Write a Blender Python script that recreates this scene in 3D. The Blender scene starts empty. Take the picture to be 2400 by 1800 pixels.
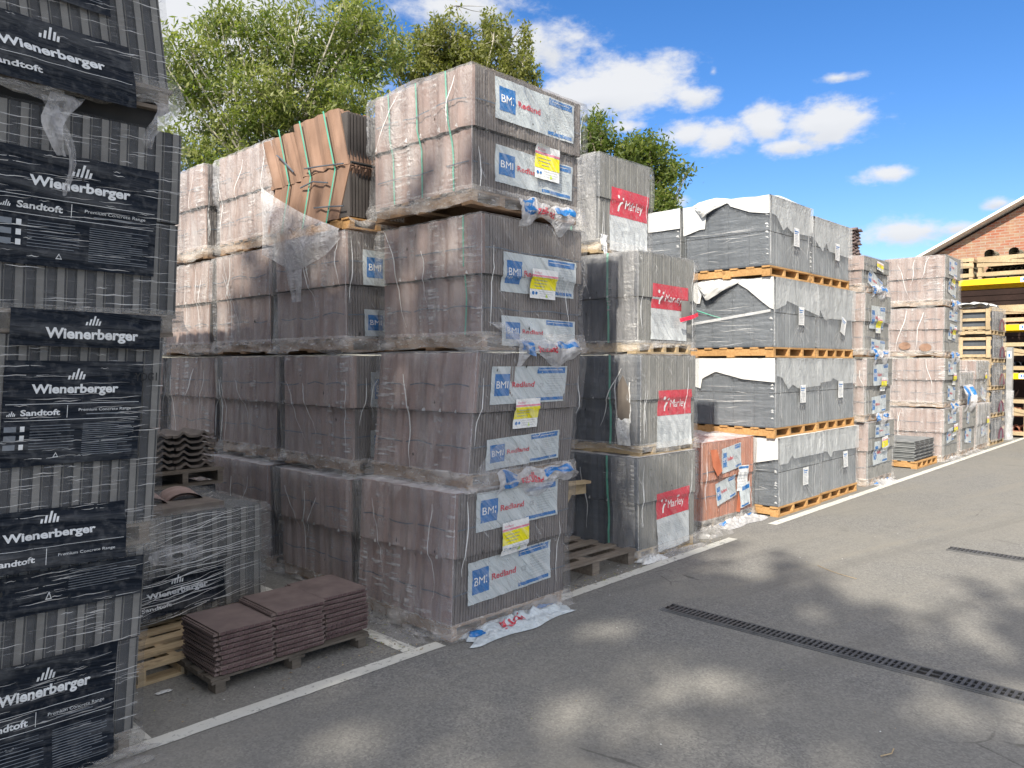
import bpy, math, random
import numpy as np
from mathutils import Vector, Matrix, noise, Euler
R = math.radians
sc = bpy.context.scene
COL = sc.collection
# ---------------------------------------------------------------- camera
cam_d = bpy.data.cameras.new("camera"); cam = bpy.data.objects.new("camera", cam_d); COL.objects.link(cam)
cam.location = (0, 0, 1.75); cam.rotation_euler = (R(90 - 1.59), 0, R(-46.1))
cam_d.lens = 27.0; cam_d.sensor_width = 36.0; cam_d.clip_start = 0.05; cam_d.clip_end = 3000
sc.camera = cam
# ---------------------------------------------------------------- light
SUN = Vector((1.0, 0.42, -0.87)).normalized()
sd = bpy.data.lights.new("sun", 'SUN'); so = bpy.data.objects.new("sun", sd); COL.objects.link(so)
so.rotation_euler = SUN.to_track_quat('-Z', 'Y').to_euler(); so.location = (-20, -9, 20)
sd.energy = 4.2; sd.angle = R(0.55); sd.color = (1.0, 0.93, 0.80)
sc.view_settings.view_transform = 'Standard'; sc.view_settings.look = 'None'; sc.view_settings.gamma = 1
sc.view_settings.exposure = 0.85
sc.cycles.use_denoising = True
sc.cycles.max_bounces = 8; sc.cycles.diffuse_bounces = 3; sc.cycles.transparent_max_bounces = 24
sc.cycles.glossy_bounces = 2; sc.cycles.transmission_bounces = 2
sc.cycles.sample_clamp_indirect = 6

def world():
    w = bpy.data.worlds.new("World"); sc.world = w; w.use_nodes = True
    nt = w.node_tree; N = nt.nodes; L = nt.links; N.clear()
    def m(op, a, b=None, c=None, clamp=False):
        n = N.new('ShaderNodeMath'); n.operation = op; n.use_clamp = clamp
        for i, v in enumerate((a, b, c)):
            if v is None: continue
            if isinstance(v, (int, float)): n.inputs[i].default_value = v
            else: L.new(v, n.inputs[i])
        return n.outputs[0]
    sky = N.new('ShaderNodeTexSky'); sky.sky_type = 'NISHITA'; sky.sun_disc = False
    sky.sun_elevation = math.asin(-SUN.z); sky.sun_rotation = math.atan2(-SUN.x, -SUN.y)
    sky.ozone_density = 3.0; sky.air_density = 1.0; sky.dust_density = 0.3
    hs = N.new('ShaderNodeHueSaturation'); hs.inputs['Saturation'].default_value = 1.26; hs.inputs['Value'].default_value = .62
    tint = N.new('ShaderNodeMixRGB'); tint.blend_type = 'MULTIPLY'; tint.inputs[0].default_value = 1; tint.inputs[2].default_value = (1.0, .97, 1.07, 1); L.new(sky.outputs[0], tint.inputs[1]); L.new(tint.outputs[0], hs.inputs['Color'])
    tc = N.new('ShaderNodeTexCoord'); sx = N.new('ShaderNodeSeparateXYZ'); L.new(tc.outputs['Generated'], sx.inputs[0])
    az = m('ARCTAN2', sx.outputs[1], sx.outputs[0]); el = m('ARCSINE', sx.outputs[2])
    # centre azimuth, centre elevation, half width, half height, density
    blobs = [(0.6246,0.3400,0.0921,0.0383,1.25),(0.5352,0.3215,0.0283,0.0134,.8),(0.7012,0.3263,0.0474,0.0262,1),(0.7400,0.3889,0.0712,0.0298,.75),
     (0.8232,0.4256,0.0951,0.0193,.8),(1.1229,0.3834,0.1652,0.0710,1.5),(1.1547,0.3116,0.1244,0.0830,1.3),(1.0037,0.3517,0.0786,0.0360,1.0),
     (0.5012,0.2718,0.0385,0.0221,.9),(0.5463,0.2801,0.0339,0.0159,.8),(0.4466,0.2884,0.0319,0.0231,.95),(0.3783,0.2806,0.0599,0.0291,1.15),(0.4249,0.2553,0.0315,0.0104,.8),
     (0.3177,0.2167,0.0320,0.0112,.85),(0.2929,0.1501,0.0509,0.0166,1.0),(0.2466,0.1489,0.0297,0.0101,.7),(0.2030,0.1722,0.0136,0.0059,.6),
     (0.5630,0.2016,0.0342,0.0101,.7),(0.6214,0.2919,0.0233,0.0080,.6),(0.3687,0.3262,0.0251,0.0039,.4),(0.5130,0.3479,0.0056,0.0040,.4),
     (1.75,.45,.35,.30,1.3),(2.5,.55,.5,.4,1.4),(-.75,.42,.45,.30,1.3),(-1.5,.6,.5,.45,1.4),(3.05,.5,.4,.40,1.4),(-2.4,.5,.5,.4,1.4),(.3,1.15,1.1,.35,1.4),(2.2,1.2,1.2,.35,1.3),(-1.6,1.2,1.2,.3,1.3)]  # clouds out of view, added to raise the ambient light
    vm = N.new('ShaderNodeVectorMath'); vm.operation = 'MULTIPLY'; vm.inputs[1].default_value = (1, 1, 1.9); L.new(tc.outputs['Generated'], vm.inputs[0])
    def nz(scale, det, rough, dist=0.0):
        n = N.new('ShaderNodeTexNoise'); n.inputs['Scale'].default_value = scale; n.inputs['Detail'].default_value = det
        n.inputs['Roughness'].default_value = rough; n.inputs['Distortion'].default_value = dist; L.new(vm.outputs[0], n.inputs['Vector']); return n.outputs['Fac']
    n1 = nz(15, 10, .56, .2); n2 = nz(34, 8, .62); n3 = nz(7, 4, .5)
    f = None; sh = None
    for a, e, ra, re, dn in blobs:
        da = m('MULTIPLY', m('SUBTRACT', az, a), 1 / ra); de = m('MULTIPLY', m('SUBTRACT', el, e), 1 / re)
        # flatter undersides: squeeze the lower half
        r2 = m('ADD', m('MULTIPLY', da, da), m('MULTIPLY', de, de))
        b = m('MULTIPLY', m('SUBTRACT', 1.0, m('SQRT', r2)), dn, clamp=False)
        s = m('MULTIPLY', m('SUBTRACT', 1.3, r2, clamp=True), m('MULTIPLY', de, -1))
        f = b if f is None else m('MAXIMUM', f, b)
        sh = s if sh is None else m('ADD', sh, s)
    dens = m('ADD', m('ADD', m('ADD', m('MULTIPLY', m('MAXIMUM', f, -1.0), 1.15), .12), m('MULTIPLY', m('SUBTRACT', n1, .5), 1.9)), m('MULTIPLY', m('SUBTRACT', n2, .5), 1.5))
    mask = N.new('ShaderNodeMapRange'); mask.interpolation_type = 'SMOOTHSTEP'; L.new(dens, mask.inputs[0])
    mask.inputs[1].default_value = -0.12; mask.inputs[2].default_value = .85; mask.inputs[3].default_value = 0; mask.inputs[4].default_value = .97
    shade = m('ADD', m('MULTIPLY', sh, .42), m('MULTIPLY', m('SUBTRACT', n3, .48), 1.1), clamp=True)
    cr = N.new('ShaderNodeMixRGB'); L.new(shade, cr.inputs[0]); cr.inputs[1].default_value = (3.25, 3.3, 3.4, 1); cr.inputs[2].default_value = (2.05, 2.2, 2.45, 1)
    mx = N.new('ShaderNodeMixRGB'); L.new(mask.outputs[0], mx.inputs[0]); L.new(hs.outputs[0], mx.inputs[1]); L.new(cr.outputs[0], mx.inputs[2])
    # clouds towards the sun, out of view, brightened to lift ambient light in the shade
    dt = N.new('ShaderNodeVectorMath'); dt.operation = 'DOT_PRODUCT'; dt.inputs[1].default_value = tuple(-SUN); L.new(tc.outputs['Generated'], dt.inputs[0])
    gl = N.new('ShaderNodeMapRange'); L.new(dt.outputs['Value'], gl.inputs[0]); gl.inputs[1].default_value = -.1; gl.inputs[2].default_value = .75; gl.inputs[3].default_value = 1.0; gl.inputs[4].default_value = 2.25
    vs_ = N.new('ShaderNodeVectorMath'); vs_.operation = 'SCALE'; L.new(cr.outputs[0], vs_.inputs[0]); L.new(gl.outputs[0], vs_.inputs['Scale']); wm = N.new('ShaderNodeMixRGB'); wm.blend_type = 'MULTIPLY'; gw = N.new('ShaderNodeMapRange'); L.new(dt.outputs['Value'], gw.inputs[0]); gw.inputs[1].default_value = -.2; gw.inputs[2].default_value = .5; L.new(gw.outputs[0], wm.inputs[0])
    wm.inputs[2].default_value = (1.04, .99, .90, 1); L.new(vs_.outputs[0], wm.inputs[1]); L.new(wm.outputs[0], mx.inputs[2])
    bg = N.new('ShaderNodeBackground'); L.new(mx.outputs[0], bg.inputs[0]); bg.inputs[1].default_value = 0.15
    out = N.new('ShaderNodeOutputWorld'); L.new(bg.outputs[0], out.inputs[0])
world()

# ---------------------------------------------------------------- materials
MATS = {}
class G:
    """small node-graph helper"""
    def __init__(s, name):
        s.m = bpy.data.materials.new(name); s.m.use_nodes = True; s.nt = s.m.node_tree; s.N = s.nt.nodes; s.L = s.nt.links
        s.N.clear(); s.out = s.N.new('ShaderNodeOutputMaterial'); MATS[name] = s.m
        s.tc = s.N.new('ShaderNodeTexCoord'); oi = s.N.new('ShaderNodeObjectInfo')
        a = s.N.new('ShaderNodeVectorMath'); a.operation = 'ADD'; s.L.new(s.tc.outputs['Object'], a.inputs[0])
        b = s.N.new('ShaderNodeMath'); b.operation = 'MULTIPLY'; b.inputs[1].default_value = 37.0; s.L.new(oi.outputs['Random'], b.inputs[0])
        s.L.new(b.outputs[0], a.inputs[1]); s.co = a.outputs[0]; s.rnd = oi.outputs['Random']
    def set(s, sock, v):
        if v is None: return
        if isinstance(v, bpy.types.NodeSocket): s.L.new(v, sock)
        else:
            if isinstance(v, tuple) and len(v) == 3 and sock.type == 'RGBA': v = v + (1,)
            sock.default_value = v
    def map(s, scale=(1, 1, 1), rot=(0, 0, 0), co=None):
        if any(rot):
            q = s.N.new('ShaderNodeMapping'); q.inputs['Rotation'].default_value = rot; s.L.new(co or s.co, q.inputs[0]); co = q.outputs[0]
        n = s.N.new('ShaderNodeMapping'); n.inputs['Scale'].default_value = scale
        s.L.new(co or s.co, n.inputs[0]); return n.outputs[0]
    def noise(s, scale, det=3, rough=.55, co=None, dist=0):
        n = s.N.new('ShaderNodeTexNoise'); n.inputs['Scale'].default_value = scale; n.inputs['Detail'].default_value = det
        n.inputs['Roughness'].default_value = rough; n.inputs['Distortion'].default_value = dist; s.L.new(co or s.co, n.inputs['Vector']); return n.outputs['Fac']
    def voro(s, scale, co=None, out='Distance', feat='F1'):
        n = s.N.new('ShaderNodeTexVoronoi'); n.feature = feat; n.inputs['Scale'].default_value = scale; s.L.new(co or s.co, n.inputs['Vector']); return n.outputs[out]
    def rng(s, v, a, b, c=0.0, d=1.0):
        n = s.N.new('ShaderNodeMapRange'); s.L.new(v, n.inputs[0])
        for i, x in enumerate((a, b, c, d)): n.inputs[i + 1].default_value = x
        return n.outputs[0]
    def mix(s, f, a, b, mode='MIX'):
        n = s.N.new('ShaderNodeMixRGB'); n.blend_type = mode; s.set(n.inputs[0], f); s.set(n.inputs[1], a); s.set(n.inputs[2], b); return n.outputs[0]
    def math(s, op, a, b=0.0):
        n = s.N.new('ShaderNodeMath'); n.operation = op; s.set(n.inputs[0], a); s.set(n.inputs[1], b); return n.outputs[0]
    def bump(s, h, strength=.3, dist=.01, prev=None):
        n = s.N.new('ShaderNodeBump'); n.inputs['Strength'].default_value = strength; n.inputs['Distance'].default_value = dist
        s.L.new(h, n.inputs['Height']);
        if prev: s.L.new(prev, n.inputs['Normal'])
        return n.outputs[0]
    def pbr(s, col, rough=.7, metal=0.0, normal=None, spec=.5, **k):
        n = s.N.new('ShaderNodeBsdfPrincipled'); s.set(n.inputs['Base Color'], col); s.set(n.inputs['Roughness'], rough); s.set(n.inputs['Metallic'], metal)
        s.set(n.inputs['Specular IOR Level'], spec)
        if normal: s.L.new(normal, n.inputs['Normal'])
        return n.outputs[0]
    def done(s, sh): s.L.new(sh, s.out.inputs[0]); return s.m

def simple(name, col, rough=.7, var=.25, scale=8, bump=.15, bscale=40, metal=0., spec=.4, warm=None):
    g = G(name); n = g.noise(scale, 5); d = tuple(c * (1 - var) for c in col); l = tuple(min(1, c * (1 + var)) for c in (warm or col))
    c = g.mix(g.rng(n, .3, .7), d, l)
    return g.done(g.pbr(c, rough, metal, g.bump(g.noise(bscale, 3), bump, .004), spec))

def tile_mat(name, a, b, speck=.0):
    g = G(name)
    st = g.noise(1.0, 3, co=g.map((9, 9, .8)))
    n = g.noise(5, 5)
    c = g.mix(g.rng(st, .35, .65), a, b); c = g.mix(g.rng(n, .35, .75, 0, .5), c, tuple(x * .62 for x in a))
    w = g.noise(2.2, 6, .65); c = g.mix(g.rng(w, .55, .75, 0, .35), c, tuple(min(1, x * 1.25 + .05) for x in b))
    gr = g.noise(260, 2); c = g.mix(g.rng(gr, .55, .8, 0, .35), c, tuple(x * .5 for x in a))
    return g.done(g.pbr(c, .85, 0, g.bump(gr, .35, .002), .25))

def film_mat(name, col, lo, hi, rough=.25, streak=(2, 2, .7), rot=(0, 0, 0), bump=.35, glint=0.0, ladder=0.):
    g = G(name); co = g.map(streak, rot)
    n = g.noise(4.0, 6, .6, co, .6); fine = g.noise(16, 4, .6, co, .4)
    h = g.math('ADD', n, g.math('MULTIPLY', fine, .5))
    cloud = g.noise(1.5, 3, .5)
    f = g.math('ADD', g.rng(n, .35, .72, lo, hi), g.rng(cloud, .4, .75, 0, (hi - lo) * .5))
    if glint:
        f = g.math('ADD', f, g.rng(fine, .60, .72, 0, glint))
    if ladder:    # fine horizontal crinkles caught along the vertical rolls
        la = g.noise(1, 2, .5, g.map((5, 5, 48))); lm = g.rng(g.noise(1, 2, .5, g.map((8, 8, .9))), .50, .60); lm = g.math('MULTIPLY', lm, g.rng(g.noise(2.0, 2), .42, .58))
        f = g.math('ADD', f, g.math('MULTIPLY', g.math('MULTIPLY', g.rng(la, .50, .62), lm), ladder)); h = g.math('ADD', h, g.math('MULTIPLY', g.math('MULTIPLY', la, lm), 1.2))
    tr = g.N.new('ShaderNodeBsdfTransparent'); tr.inputs[0].default_value = (.97, .97, .97, 1)
    crs = g.noise(11, 2, .5, g.map((1, 1, 1), (.3, .5, .2)), 1.8)
    h = g.math('ADD', h, g.math('MULTIPLY', g.math('ABSOLUTE', g.math('SUBTRACT', crs, .5)), -1.6))
    p = g.pbr(col, rough, 0, g.bump(h, bump, .05), .5)
    fs = g.N.new('ShaderNodeMixShader'); g.set(fs.inputs[0], f); g.L.new(tr.outputs[0], fs.inputs[1]); g.L.new(p, fs.inputs[2])
    return g.done(fs.outputs[0])

def wood_mat(name, a, b, ang=(0, 0, 0)):
    g = G(name); gr = g.noise(3, 5, .6, g.map((1.5, 14, 14), ang), .8); n = g.noise(1.7, 4); k = g.noise(9, 3)
    c = g.mix(g.rng(gr, .35, .65), a, b); c = g.mix(g.rng(n, .35, .7, 0, .55), c, tuple(x * .5 for x in a)); c = g.mix(g.rng(k, .62, .74, 0, .6), c, tuple(x * .35 for x in a))
    return g.done(g.pbr(c, .8, 0, g.bump(gr, .4, .004), .25))

def build_mats():
    tile_mat('tile_brown', (.28, .20, .18), (.375, .28, .255))
    tile_mat('tile_pink', (.31, .225, .20), (.40, .31, .28))
    tile_mat('tile_brown_edge', (.175, .155, .15), (.225, .20, .19))
    tile_mat('tile_gap', (.075, .066, .064), (.10, .09, .085))
    tile_mat('tile_exposed', (.27, .165, .115), (.35, .225, .165))
    tile_mat('tile_grey', (.19, .205, .22), (.255, .27, .285))
    tile_mat('tile_grey_edge', (.20, .20, .19), (.27, .265, .25))
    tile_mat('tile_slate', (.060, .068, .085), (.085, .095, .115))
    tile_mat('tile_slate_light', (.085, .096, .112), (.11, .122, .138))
    tile_mat('tile_charcoal', (.055, .058, .064), (.08, .083, .09))
    tile_mat('tile_charcoal_light', (.19, .187, .18), (.25, .245, .235))
    tile_mat('tile_umber', (.165, .125, .118), (.215, .165, .152))
    tile_mat('tile_umber_edge', (.10, .062, .064), (.15, .10, .10))
    tile_mat('tile_taupe', (.16, .135, .12), (.22, .19, .165))
    tile_mat('tile_orange', (.50, .14, .07), (.62, .22, .12))
    tile_mat('tile_terracotta', (.42, .17, .11), (.5, .24, .16))
    tile_mat('slab_grey', (.17, .18, .185), (.26, .265, .265))
    tile_mat('tile_moss', (.16, .155, .11), (.25, .235, .18))
    film_mat('film_clear', (.66, .65, .65), .06, .34, streak=(2.6, 2.6, .45), bump=.5, ladder=.38)
    film_mat('film_front', (.66, .66, .66), .04, .15, glint=.35, bump=.7, rot=(0, .7, 0), streak=(3, 3, .6), rough=.3)
    film_mat('film_milky', (.78, .77, .78), .10, .42, rough=.28, streak=(2.4, 2.4, .5), bump=.5, ladder=.3)
    film_mat('film_bright', (.86, .85, .87), .26, .58, rough=.32, streak=(2.2, 2.2, .5), bump=.5, ladder=.2)
    film_mat('film_cover_front', (.80, .82, .82), .30, .52, rough=.4, streak=(3, 3, 1))
    film_mat('film_stretch', (.58, .61, .65), .05, .20, rough=.2, streak=(.5, .5, 9), bump=.5, glint=.30)
    film_mat('film_dark', (.50, .51, .53), .02, .08, rough=.18, streak=(.45, .45, 14), bump=.6, glint=.55)
    film_mat('film_skirt', (.80, .77, .74), .12, .38, rough=.16, streak=(1.2, 1.2, 4), bump=.35, glint=.35)
    film_mat('film_skirt_dark', (.60, .58, .55), .14, .36, rough=.25, streak=(1, 1, 9), bump=.8, glint=.5)
    film_mat('film_strand_glint', (.80, .80, .80), .35, .6, rough=.25)
    film_mat('film_seam', (.93, .93, .93), .6, .85, rough=.35)
    film_mat('film_ropy', (.74, .74, .73), .08, .24, rough=.2, streak=(.7, .7, 9), rot=(0, .18, 0), bump=.8, glint=.6)
    simple('cover_white', (.62, .62, .61), .5, .05, 5, .35, 9)
    simple('tear_gap_dark', (.03, .03, .03), .9)
    simple('strap_green', (.10, .42, .30), .4, .15)
    simple('strap_steel', (.10, .12, .15), .5, .2)
    simple('steel_galv', (.55, .56, .57), .4, .15, 12, .1, 30, .6)
    simple('yellow_paint', (.86, .55, .01), .45, .1)
    simple('barge_white', (.80, .79, .72), .5, .06)
    wood_mat('wood_orange', (.42, .23, .09), (.62, .37, .16))
    wood_mat('wood_pale', (.42, .31, .185), (.57, .45, .29))
    wood_mat('wood_grey', (.17, .14, .115), (.28, .24, .20))
    wood_mat('wood_brown', (.24, .15, .09), (.36, .24, .15))
    wood_mat('wood_old', (.11, .095, .08), (.18, .155, .13))
    wood_mat('shade_dark_board', (.022, .012, .010), (.04, .022, .018))
    def printed(name, col, rough=.38, b=.8, rot=(0, .75, 0), white=.30):
        g = G(name); co = g.map((12, 12, 1.3), rot); n = g.noise(1.6, 4, .55, co, .5); f2 = g.noise(30, 3)
        c = g.mix(g.rng(n, .50, .66, 0, white), col, (.85, .86, .87)); c = g.mix(g.rng(n, .44, .34, 0, .25), c, tuple(q * .6 for q in col)); c = g.mix(g.rng(f2, .5, .8, 0, .12), c, (.45, .45, .45))  # whitish streaks in the colour imitate highlights on diagonal folds
        return g.done(g.pbr(c, rough, 0, g.bump(n, b, .05), .12 if name == 'print_navy' else .4))
    printed('print_pale', (.56, .61, .63)); printed('print_white', (.80, .80, .79)); printed('print_blue', (.01, .16, .46), white=.25); printed('print_red', (.60, .02, .05), white=.2)
    printed('print_marley', (.62, .012, .045), b=.5, white=.03); printed('print_yellow', (.86, .76, .01)); printed('print_pink', (.75, .25, .33)); printed('print_grey', (.33, .36, .39))
    printed('print_navy', (.009, .013, .021), .34, .7, (0, 1.5, 0), .05); printed('print_silver', (.62, .64, .66), .4, .4, (0, 1.5, 0)); printed('print_dim', (.16, .18, .21), .35, .3, white=.1)
    printed('print_blue_dark', (.02, .07, .30)); printed('print_purple', (.16, .02, .07)); printed('print_green', (.55, .75, .05))
    printed('print_cover', (.62, .65, .66)); printed('print_white_plain', (.86, .86, .86), b=.2); printed('marker_black', (.01, .01, .012), b=.1, white=0)
    # asphalt
    g = G('asphalt'); g.co = g.tc.outputs['Object']
    ag = g.voro(95, out='Color'); bw = g.N.new('ShaderNodeRGBToBW'); g.L.new(ag, bw.inputs[0])
    n1 = g.noise(.9, 6, .6); n2 = g.noise(5, 5); sp = g.noise(140, 2, .6)
    c = g.mix(g.rng(bw.outputs[0], .1, .95), (.125, .126, .127), (.255, .252, .245))
    c = g.mix(g.rng(n1, .38, .68, 0, .55), c, (.225, .218, .20)); c = g.mix(g.rng(n2, .5, .75, 0, .3), c, (.125, .125, .124))
    c = g.mix(g.rng(sp, .68, .75), c, (.40, .39, .36))
    stain = g.noise(.55, 7, .68, g.map((1, 1, 1)), 1.2); c = g.mix(g.rng(stain, .60, .70, 0, .35), c, (.075, .074, .072))
    tyre = g.noise(1.0, 5, .6, g.map((.12, 3.2, 1), (0, 0, .18)), .5); c = g.mix(g.rng(tyre, .56, .66, 0, .22), c, (.085, .084, .082)); c = g.mix(g.rng(tyre, .42, .34, 0, .3), c, (.24, .225, .195))
    crk = g.voro(1.1, g.map((1, 1, 1)), 'Distance', 'DISTANCE_TO_EDGE'); cw = g.noise(6, 5); ck = g.math('ADD', crk, g.math('MULTIPLY', g.math('SUBTRACT', cw, .5), .05)); gate = g.rng(g.noise(.4, 2), .52, .6)
    c = g.mix(g.math('MULTIPLY', g.rng(ck, .006, .0, 0, .6), gate), c, (.045, .044, .042)); c = g.mix(1.0, c, (1.04, 1.02, .98), 'MULTIPLY')
    st = g.noise(.35, 3); c = g.mix(g.rng(st, .45, .75, 0, .4), c, (.215, .203, .18))
    b = g.bump(bw.outputs[0], .5, .006); g.done(g.pbr(c, .88, 0, b, .3))
    # road paint
    g = G('road_paint'); g.co = g.tc.outputs['Object']; n = g.noise(22, 6, .7); n2 = g.noise(2.5, 4); ag = g.noise(150, 2)
    c = g.mix(g.rng(n2, .3, .7), (.52, .51, .46), (.66, .65, .60)); wn = g.math('ADD', n, g.math('MULTIPLY', n2, .35))
    c = g.mix(g.rng(wn, .74, .84, 0, .8), c, (.13, .13, .12)); c = g.mix(g.rng(ag, .6, .8, 0, .3), c, (.2, .2, .18))
    g.done(g.pbr(c, .8, 0, g.bump(ag, .4, .003), .3))
    # brick
    g = G('brick'); g.co = g.tc.outputs['Object']
    bt = g.N.new('ShaderNodeTexBrick'); bt.inputs['Scale'].default_value = 1; bt.inputs['Brick Width'].default_value = .225; bt.inputs['Row Height'].default_value = .075
    bt.inputs['Mortar Size'].default_value = .008; bt.inputs['Color1'].default_value = (.36, .15, .09, 1); bt.inputs['Color2'].default_value = (.33, .25, .17, 1); bt.inputs['Mortar'].default_value = (.38, .35, .30, 1)
    bt.inputs['Bias'].default_value = -.1
    mp = g.N.new('ShaderNodeCombineXYZ'); sx = g.N.new('ShaderNodeSeparateXYZ'); g.L.new(g.co, sx.inputs[0]); g.L.new(sx.outputs[1], mp.inputs[0]); g.L.new(sx.outputs[2], mp.inputs[1]); g.L.new(mp.outputs[0], bt.inputs[0])
    n = g.noise(6, 4, co=g.map((1, 1, 3))); c = g.mix(g.rng(n, .35, .7, 0, .6), bt.outputs[0], (.30, .10, .07)); c = g.mix(g.rng(g.noise(3, 4), .5, .7, 0, .5), c, (.42, .33, .22))
    g.done(g.pbr(c, .9, 0, g.bump(bt.outputs[1], -.4, .01), .2))
    # leaves
    for nm, a, b2 in (('leaf_a', (.155, .185, .045), (.215, .24, .065)), ('leaf_b', (.075, .11, .022), (.115, .155, .033)), ('leaf_c', (.23, .25, .085), (.30, .31, .12)), ('leaf_birch', (.165, .18, .05), (.225, .225, .07)), ('leaf_birch_b', (.10, .115, .03), (.145, .155, .045))):
        g = G(nm); g.co = g.tc.outputs['Object']; n = g.noise(2.2, 4); c = g.mix(g.rng(n, .3, .7), a, b2)
        p = g.pbr(c, .45, 0, None, .5); t = g.N.new('ShaderNodeBsdfTranslucent'); g.L.new(g.mix(1.0, c, (1.5, 1.7, .8), 'MULTIPLY'), t.inputs[0])
        ms = g.N.new('ShaderNodeMixShader'); ms.inputs[0].default_value = .45; g.L.new(p, ms.inputs[1]); g.L.new(t.outputs[0], ms.inputs[2]); g.done(ms.outputs[0])
    simple('bark', (.20, .17, .13), .9, .35, 6, .5, 25); simple('bark_pale', (.42, .39, .33), .85, .4, 5, .4, 25)
    simple('grate_metal', (.085, .086, .09), .55, .3, 12, .2, 60, .3); simple('drain_void', (.008, .008, .008), .9)
    simple('drain_frame', (.12, .12, .12), .75, .3); simple('roof_tile', (.14, .07, .05), .85, .3)
    simple('litter', (.26, .20, .12), .9, .5, 60)
build_mats()

# ---------------------------------------------------------------- mesh helpers
class MB:
    def __init__(s): s.v = []; s.f = []; s.m = []; s.mats = []
    def mi(s, name):
        if name not in s.mats: s.mats.append(name)
        return s.mats.index(name)
    def add(s, vs, fs, mat):
        o = len(s.v); s.v += [tuple(p) for p in vs]; i = s.mi(mat)
        for f in fs: s.f.append(tuple(o + k for k in f)); s.m.append(i)
    def box(s, a, b, mat, M=None, bev=0):
        (x0, y0, z0), (x1, y1, z1) = a, b
        vs = [Vector(p) for p in ((x0,y0,z0),(x1,y0,z0),(x1,y1,z0),(x0,y1,z0),(x0,y0,z1),(x1,y0,z1),(x1,y1,z1),(x0,y1,z1))]
        if M is not None: vs = [M @ p for p in vs]
        s.add(vs, [(0,3,2,1),(4,5,6,7),(0,1,5,4),(1,2,6,5),(2,3,7,6),(3,0,4,7)], mat)
    def bar(s, p, q, w, h, mat, up=(0, 0, 1)):
        p = Vector(p); q = Vector(q); d = (q - p).normalized(); u = Vector(up); r = d.cross(u)
        if r.length < .01: r = d.cross(Vector((1, 0, 0)))
        r.normalize(); u = r.cross(d); vs = []
        for c in (p, q):
            for i, j in ((-1, -1), (1, -1), (1, 1), (-1, 1)): vs.append(c + r * (w / 2 * i) + u * (h / 2 * j))
        s.add(vs, [(0,1,2,3),(7,6,5,4),(0,4,5,1),(1,5,6,2),(2,6,7,3),(3,7,4,0)], mat)
    def tube(s, pts, rad, mat, n=6):
        pts = [Vector(p) for p in pts]; vs = []; fs = []
        for i, p in enumerate(pts):
            d = (pts[min(i + 1, len(pts) - 1)] - pts[max(i - 1, 0)]).normalized()
            r = d.cross(Vector((0, 0, 1))); r = d.cross(Vector((1, 0, 0))) if r.length < .05 else r
            r.normalize(); u = r.cross(d); rr = rad[i] if isinstance(rad, (list, tuple)) else rad
            for k in range(n): a = 2 * math.pi * k / n; vs.append(p + r * math.cos(a) * rr + u * math.sin(a) * rr)
        for i in range(len(pts) - 1):
            for k in range(n): a = i * n + k; b = i * n + (k + 1) % n; fs.append((a, b, b + n, a + n))
        fs.append(tuple(range(n))[::-1]); fs.append(tuple((len(pts) - 1) * n + k for k in range(n)))
        s.add(vs, fs, mat)
    def grid(s, fn, nu, nv, mat):
        vs = [fn(i / nu, j / nv) for j in range(nv + 1) for i in range(nu + 1)]
        fs = [(j*(nu+1)+i, j*(nu+1)+i+1, (j+1)*(nu+1)+i+1, (j+1)*(nu+1)+i) for j in range(nv) for i in range(nu)]
        s.add(vs, fs, mat)
    def ribbon(s, pts, w, mat, side, wfn=None):
        """flat strip along pts, widened along side"""
        vs = []; n = len(pts)
        for i, p in enumerate(pts):
            k = wfn(i / (n - 1)) if wfn else 1
            sd_ = Vector(side); vs += [Vector(p) - sd_ * w * k / 2, Vector(p) + sd_ * w * k / 2]
        s.add(vs, [(2*i, 2*i+1, 2*i+3, 2*i+2) for i in range(n - 1)], mat)
    def build(s, name, parent=None, smooth=False, loc=None, rz=0):
        me = bpy.data.meshes.new(name); me.from_pydata(s.v, [], s.f)
        for m_ in s.mats: me.materials.append(MATS[m_])
        me.polygons.foreach_set('material_index', s.m)
        if smooth: me.polygons.foreach_set('use_smooth', [True] * len(s.f))
        me.update(); o = bpy.data.objects.new(name, me); COL.objects.link(o)
        if parent: o.parent = parent
        if loc: o.location = loc
        if rz: o.rotation_euler = (0, 0, rz)
        return o
def tag(o, label=None, cat=None, group=None, kind=None):
    if label: o['label'] = label
    if cat: o['category'] = cat
    if group: o['group'] = group
    if kind or cat: o['kind'] = kind or 'thing'
    return o
def empty(name, loc, rz=0):
    o = bpy.data.objects.new(name, None); COL.objects.link(o); o.location = loc; o.rotation_euler = (0, 0, rz); o.empty_display_size = .1; return o
def nz(x, y, z, seed=0): return noise.noise(Vector((x + seed * 17.3, y - seed * 9.1, z + seed * 5.7)))

_T = {}
def text2d(body, bold=.0):
    k = (body, bold)
    if k in _T: return _T[k]
    cu = bpy.data.curves.new('t', 'FONT'); cu.body = body; cu.size = 1; cu.offset = bold; cu.resolution_u = 3
    ob = bpy.data.objects.new('t', cu); COL.objects.link(ob); bpy.context.view_layer.update()
    me = bpy.data.meshes.new_from_object(ob.evaluated_get(bpy.context.evaluated_depsgraph_get()))
    vs = [(v.co.x, v.co.y) for v in me.vertices]; fs = [tuple(p.vertices) for p in me.polygons]
    bpy.data.objects.remove(ob); bpy.data.curves.remove(cu); bpy.data.meshes.remove(me)
    w = max(v[0] for v in vs); _T[k] = (vs, fs, w); return _T[k]

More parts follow.
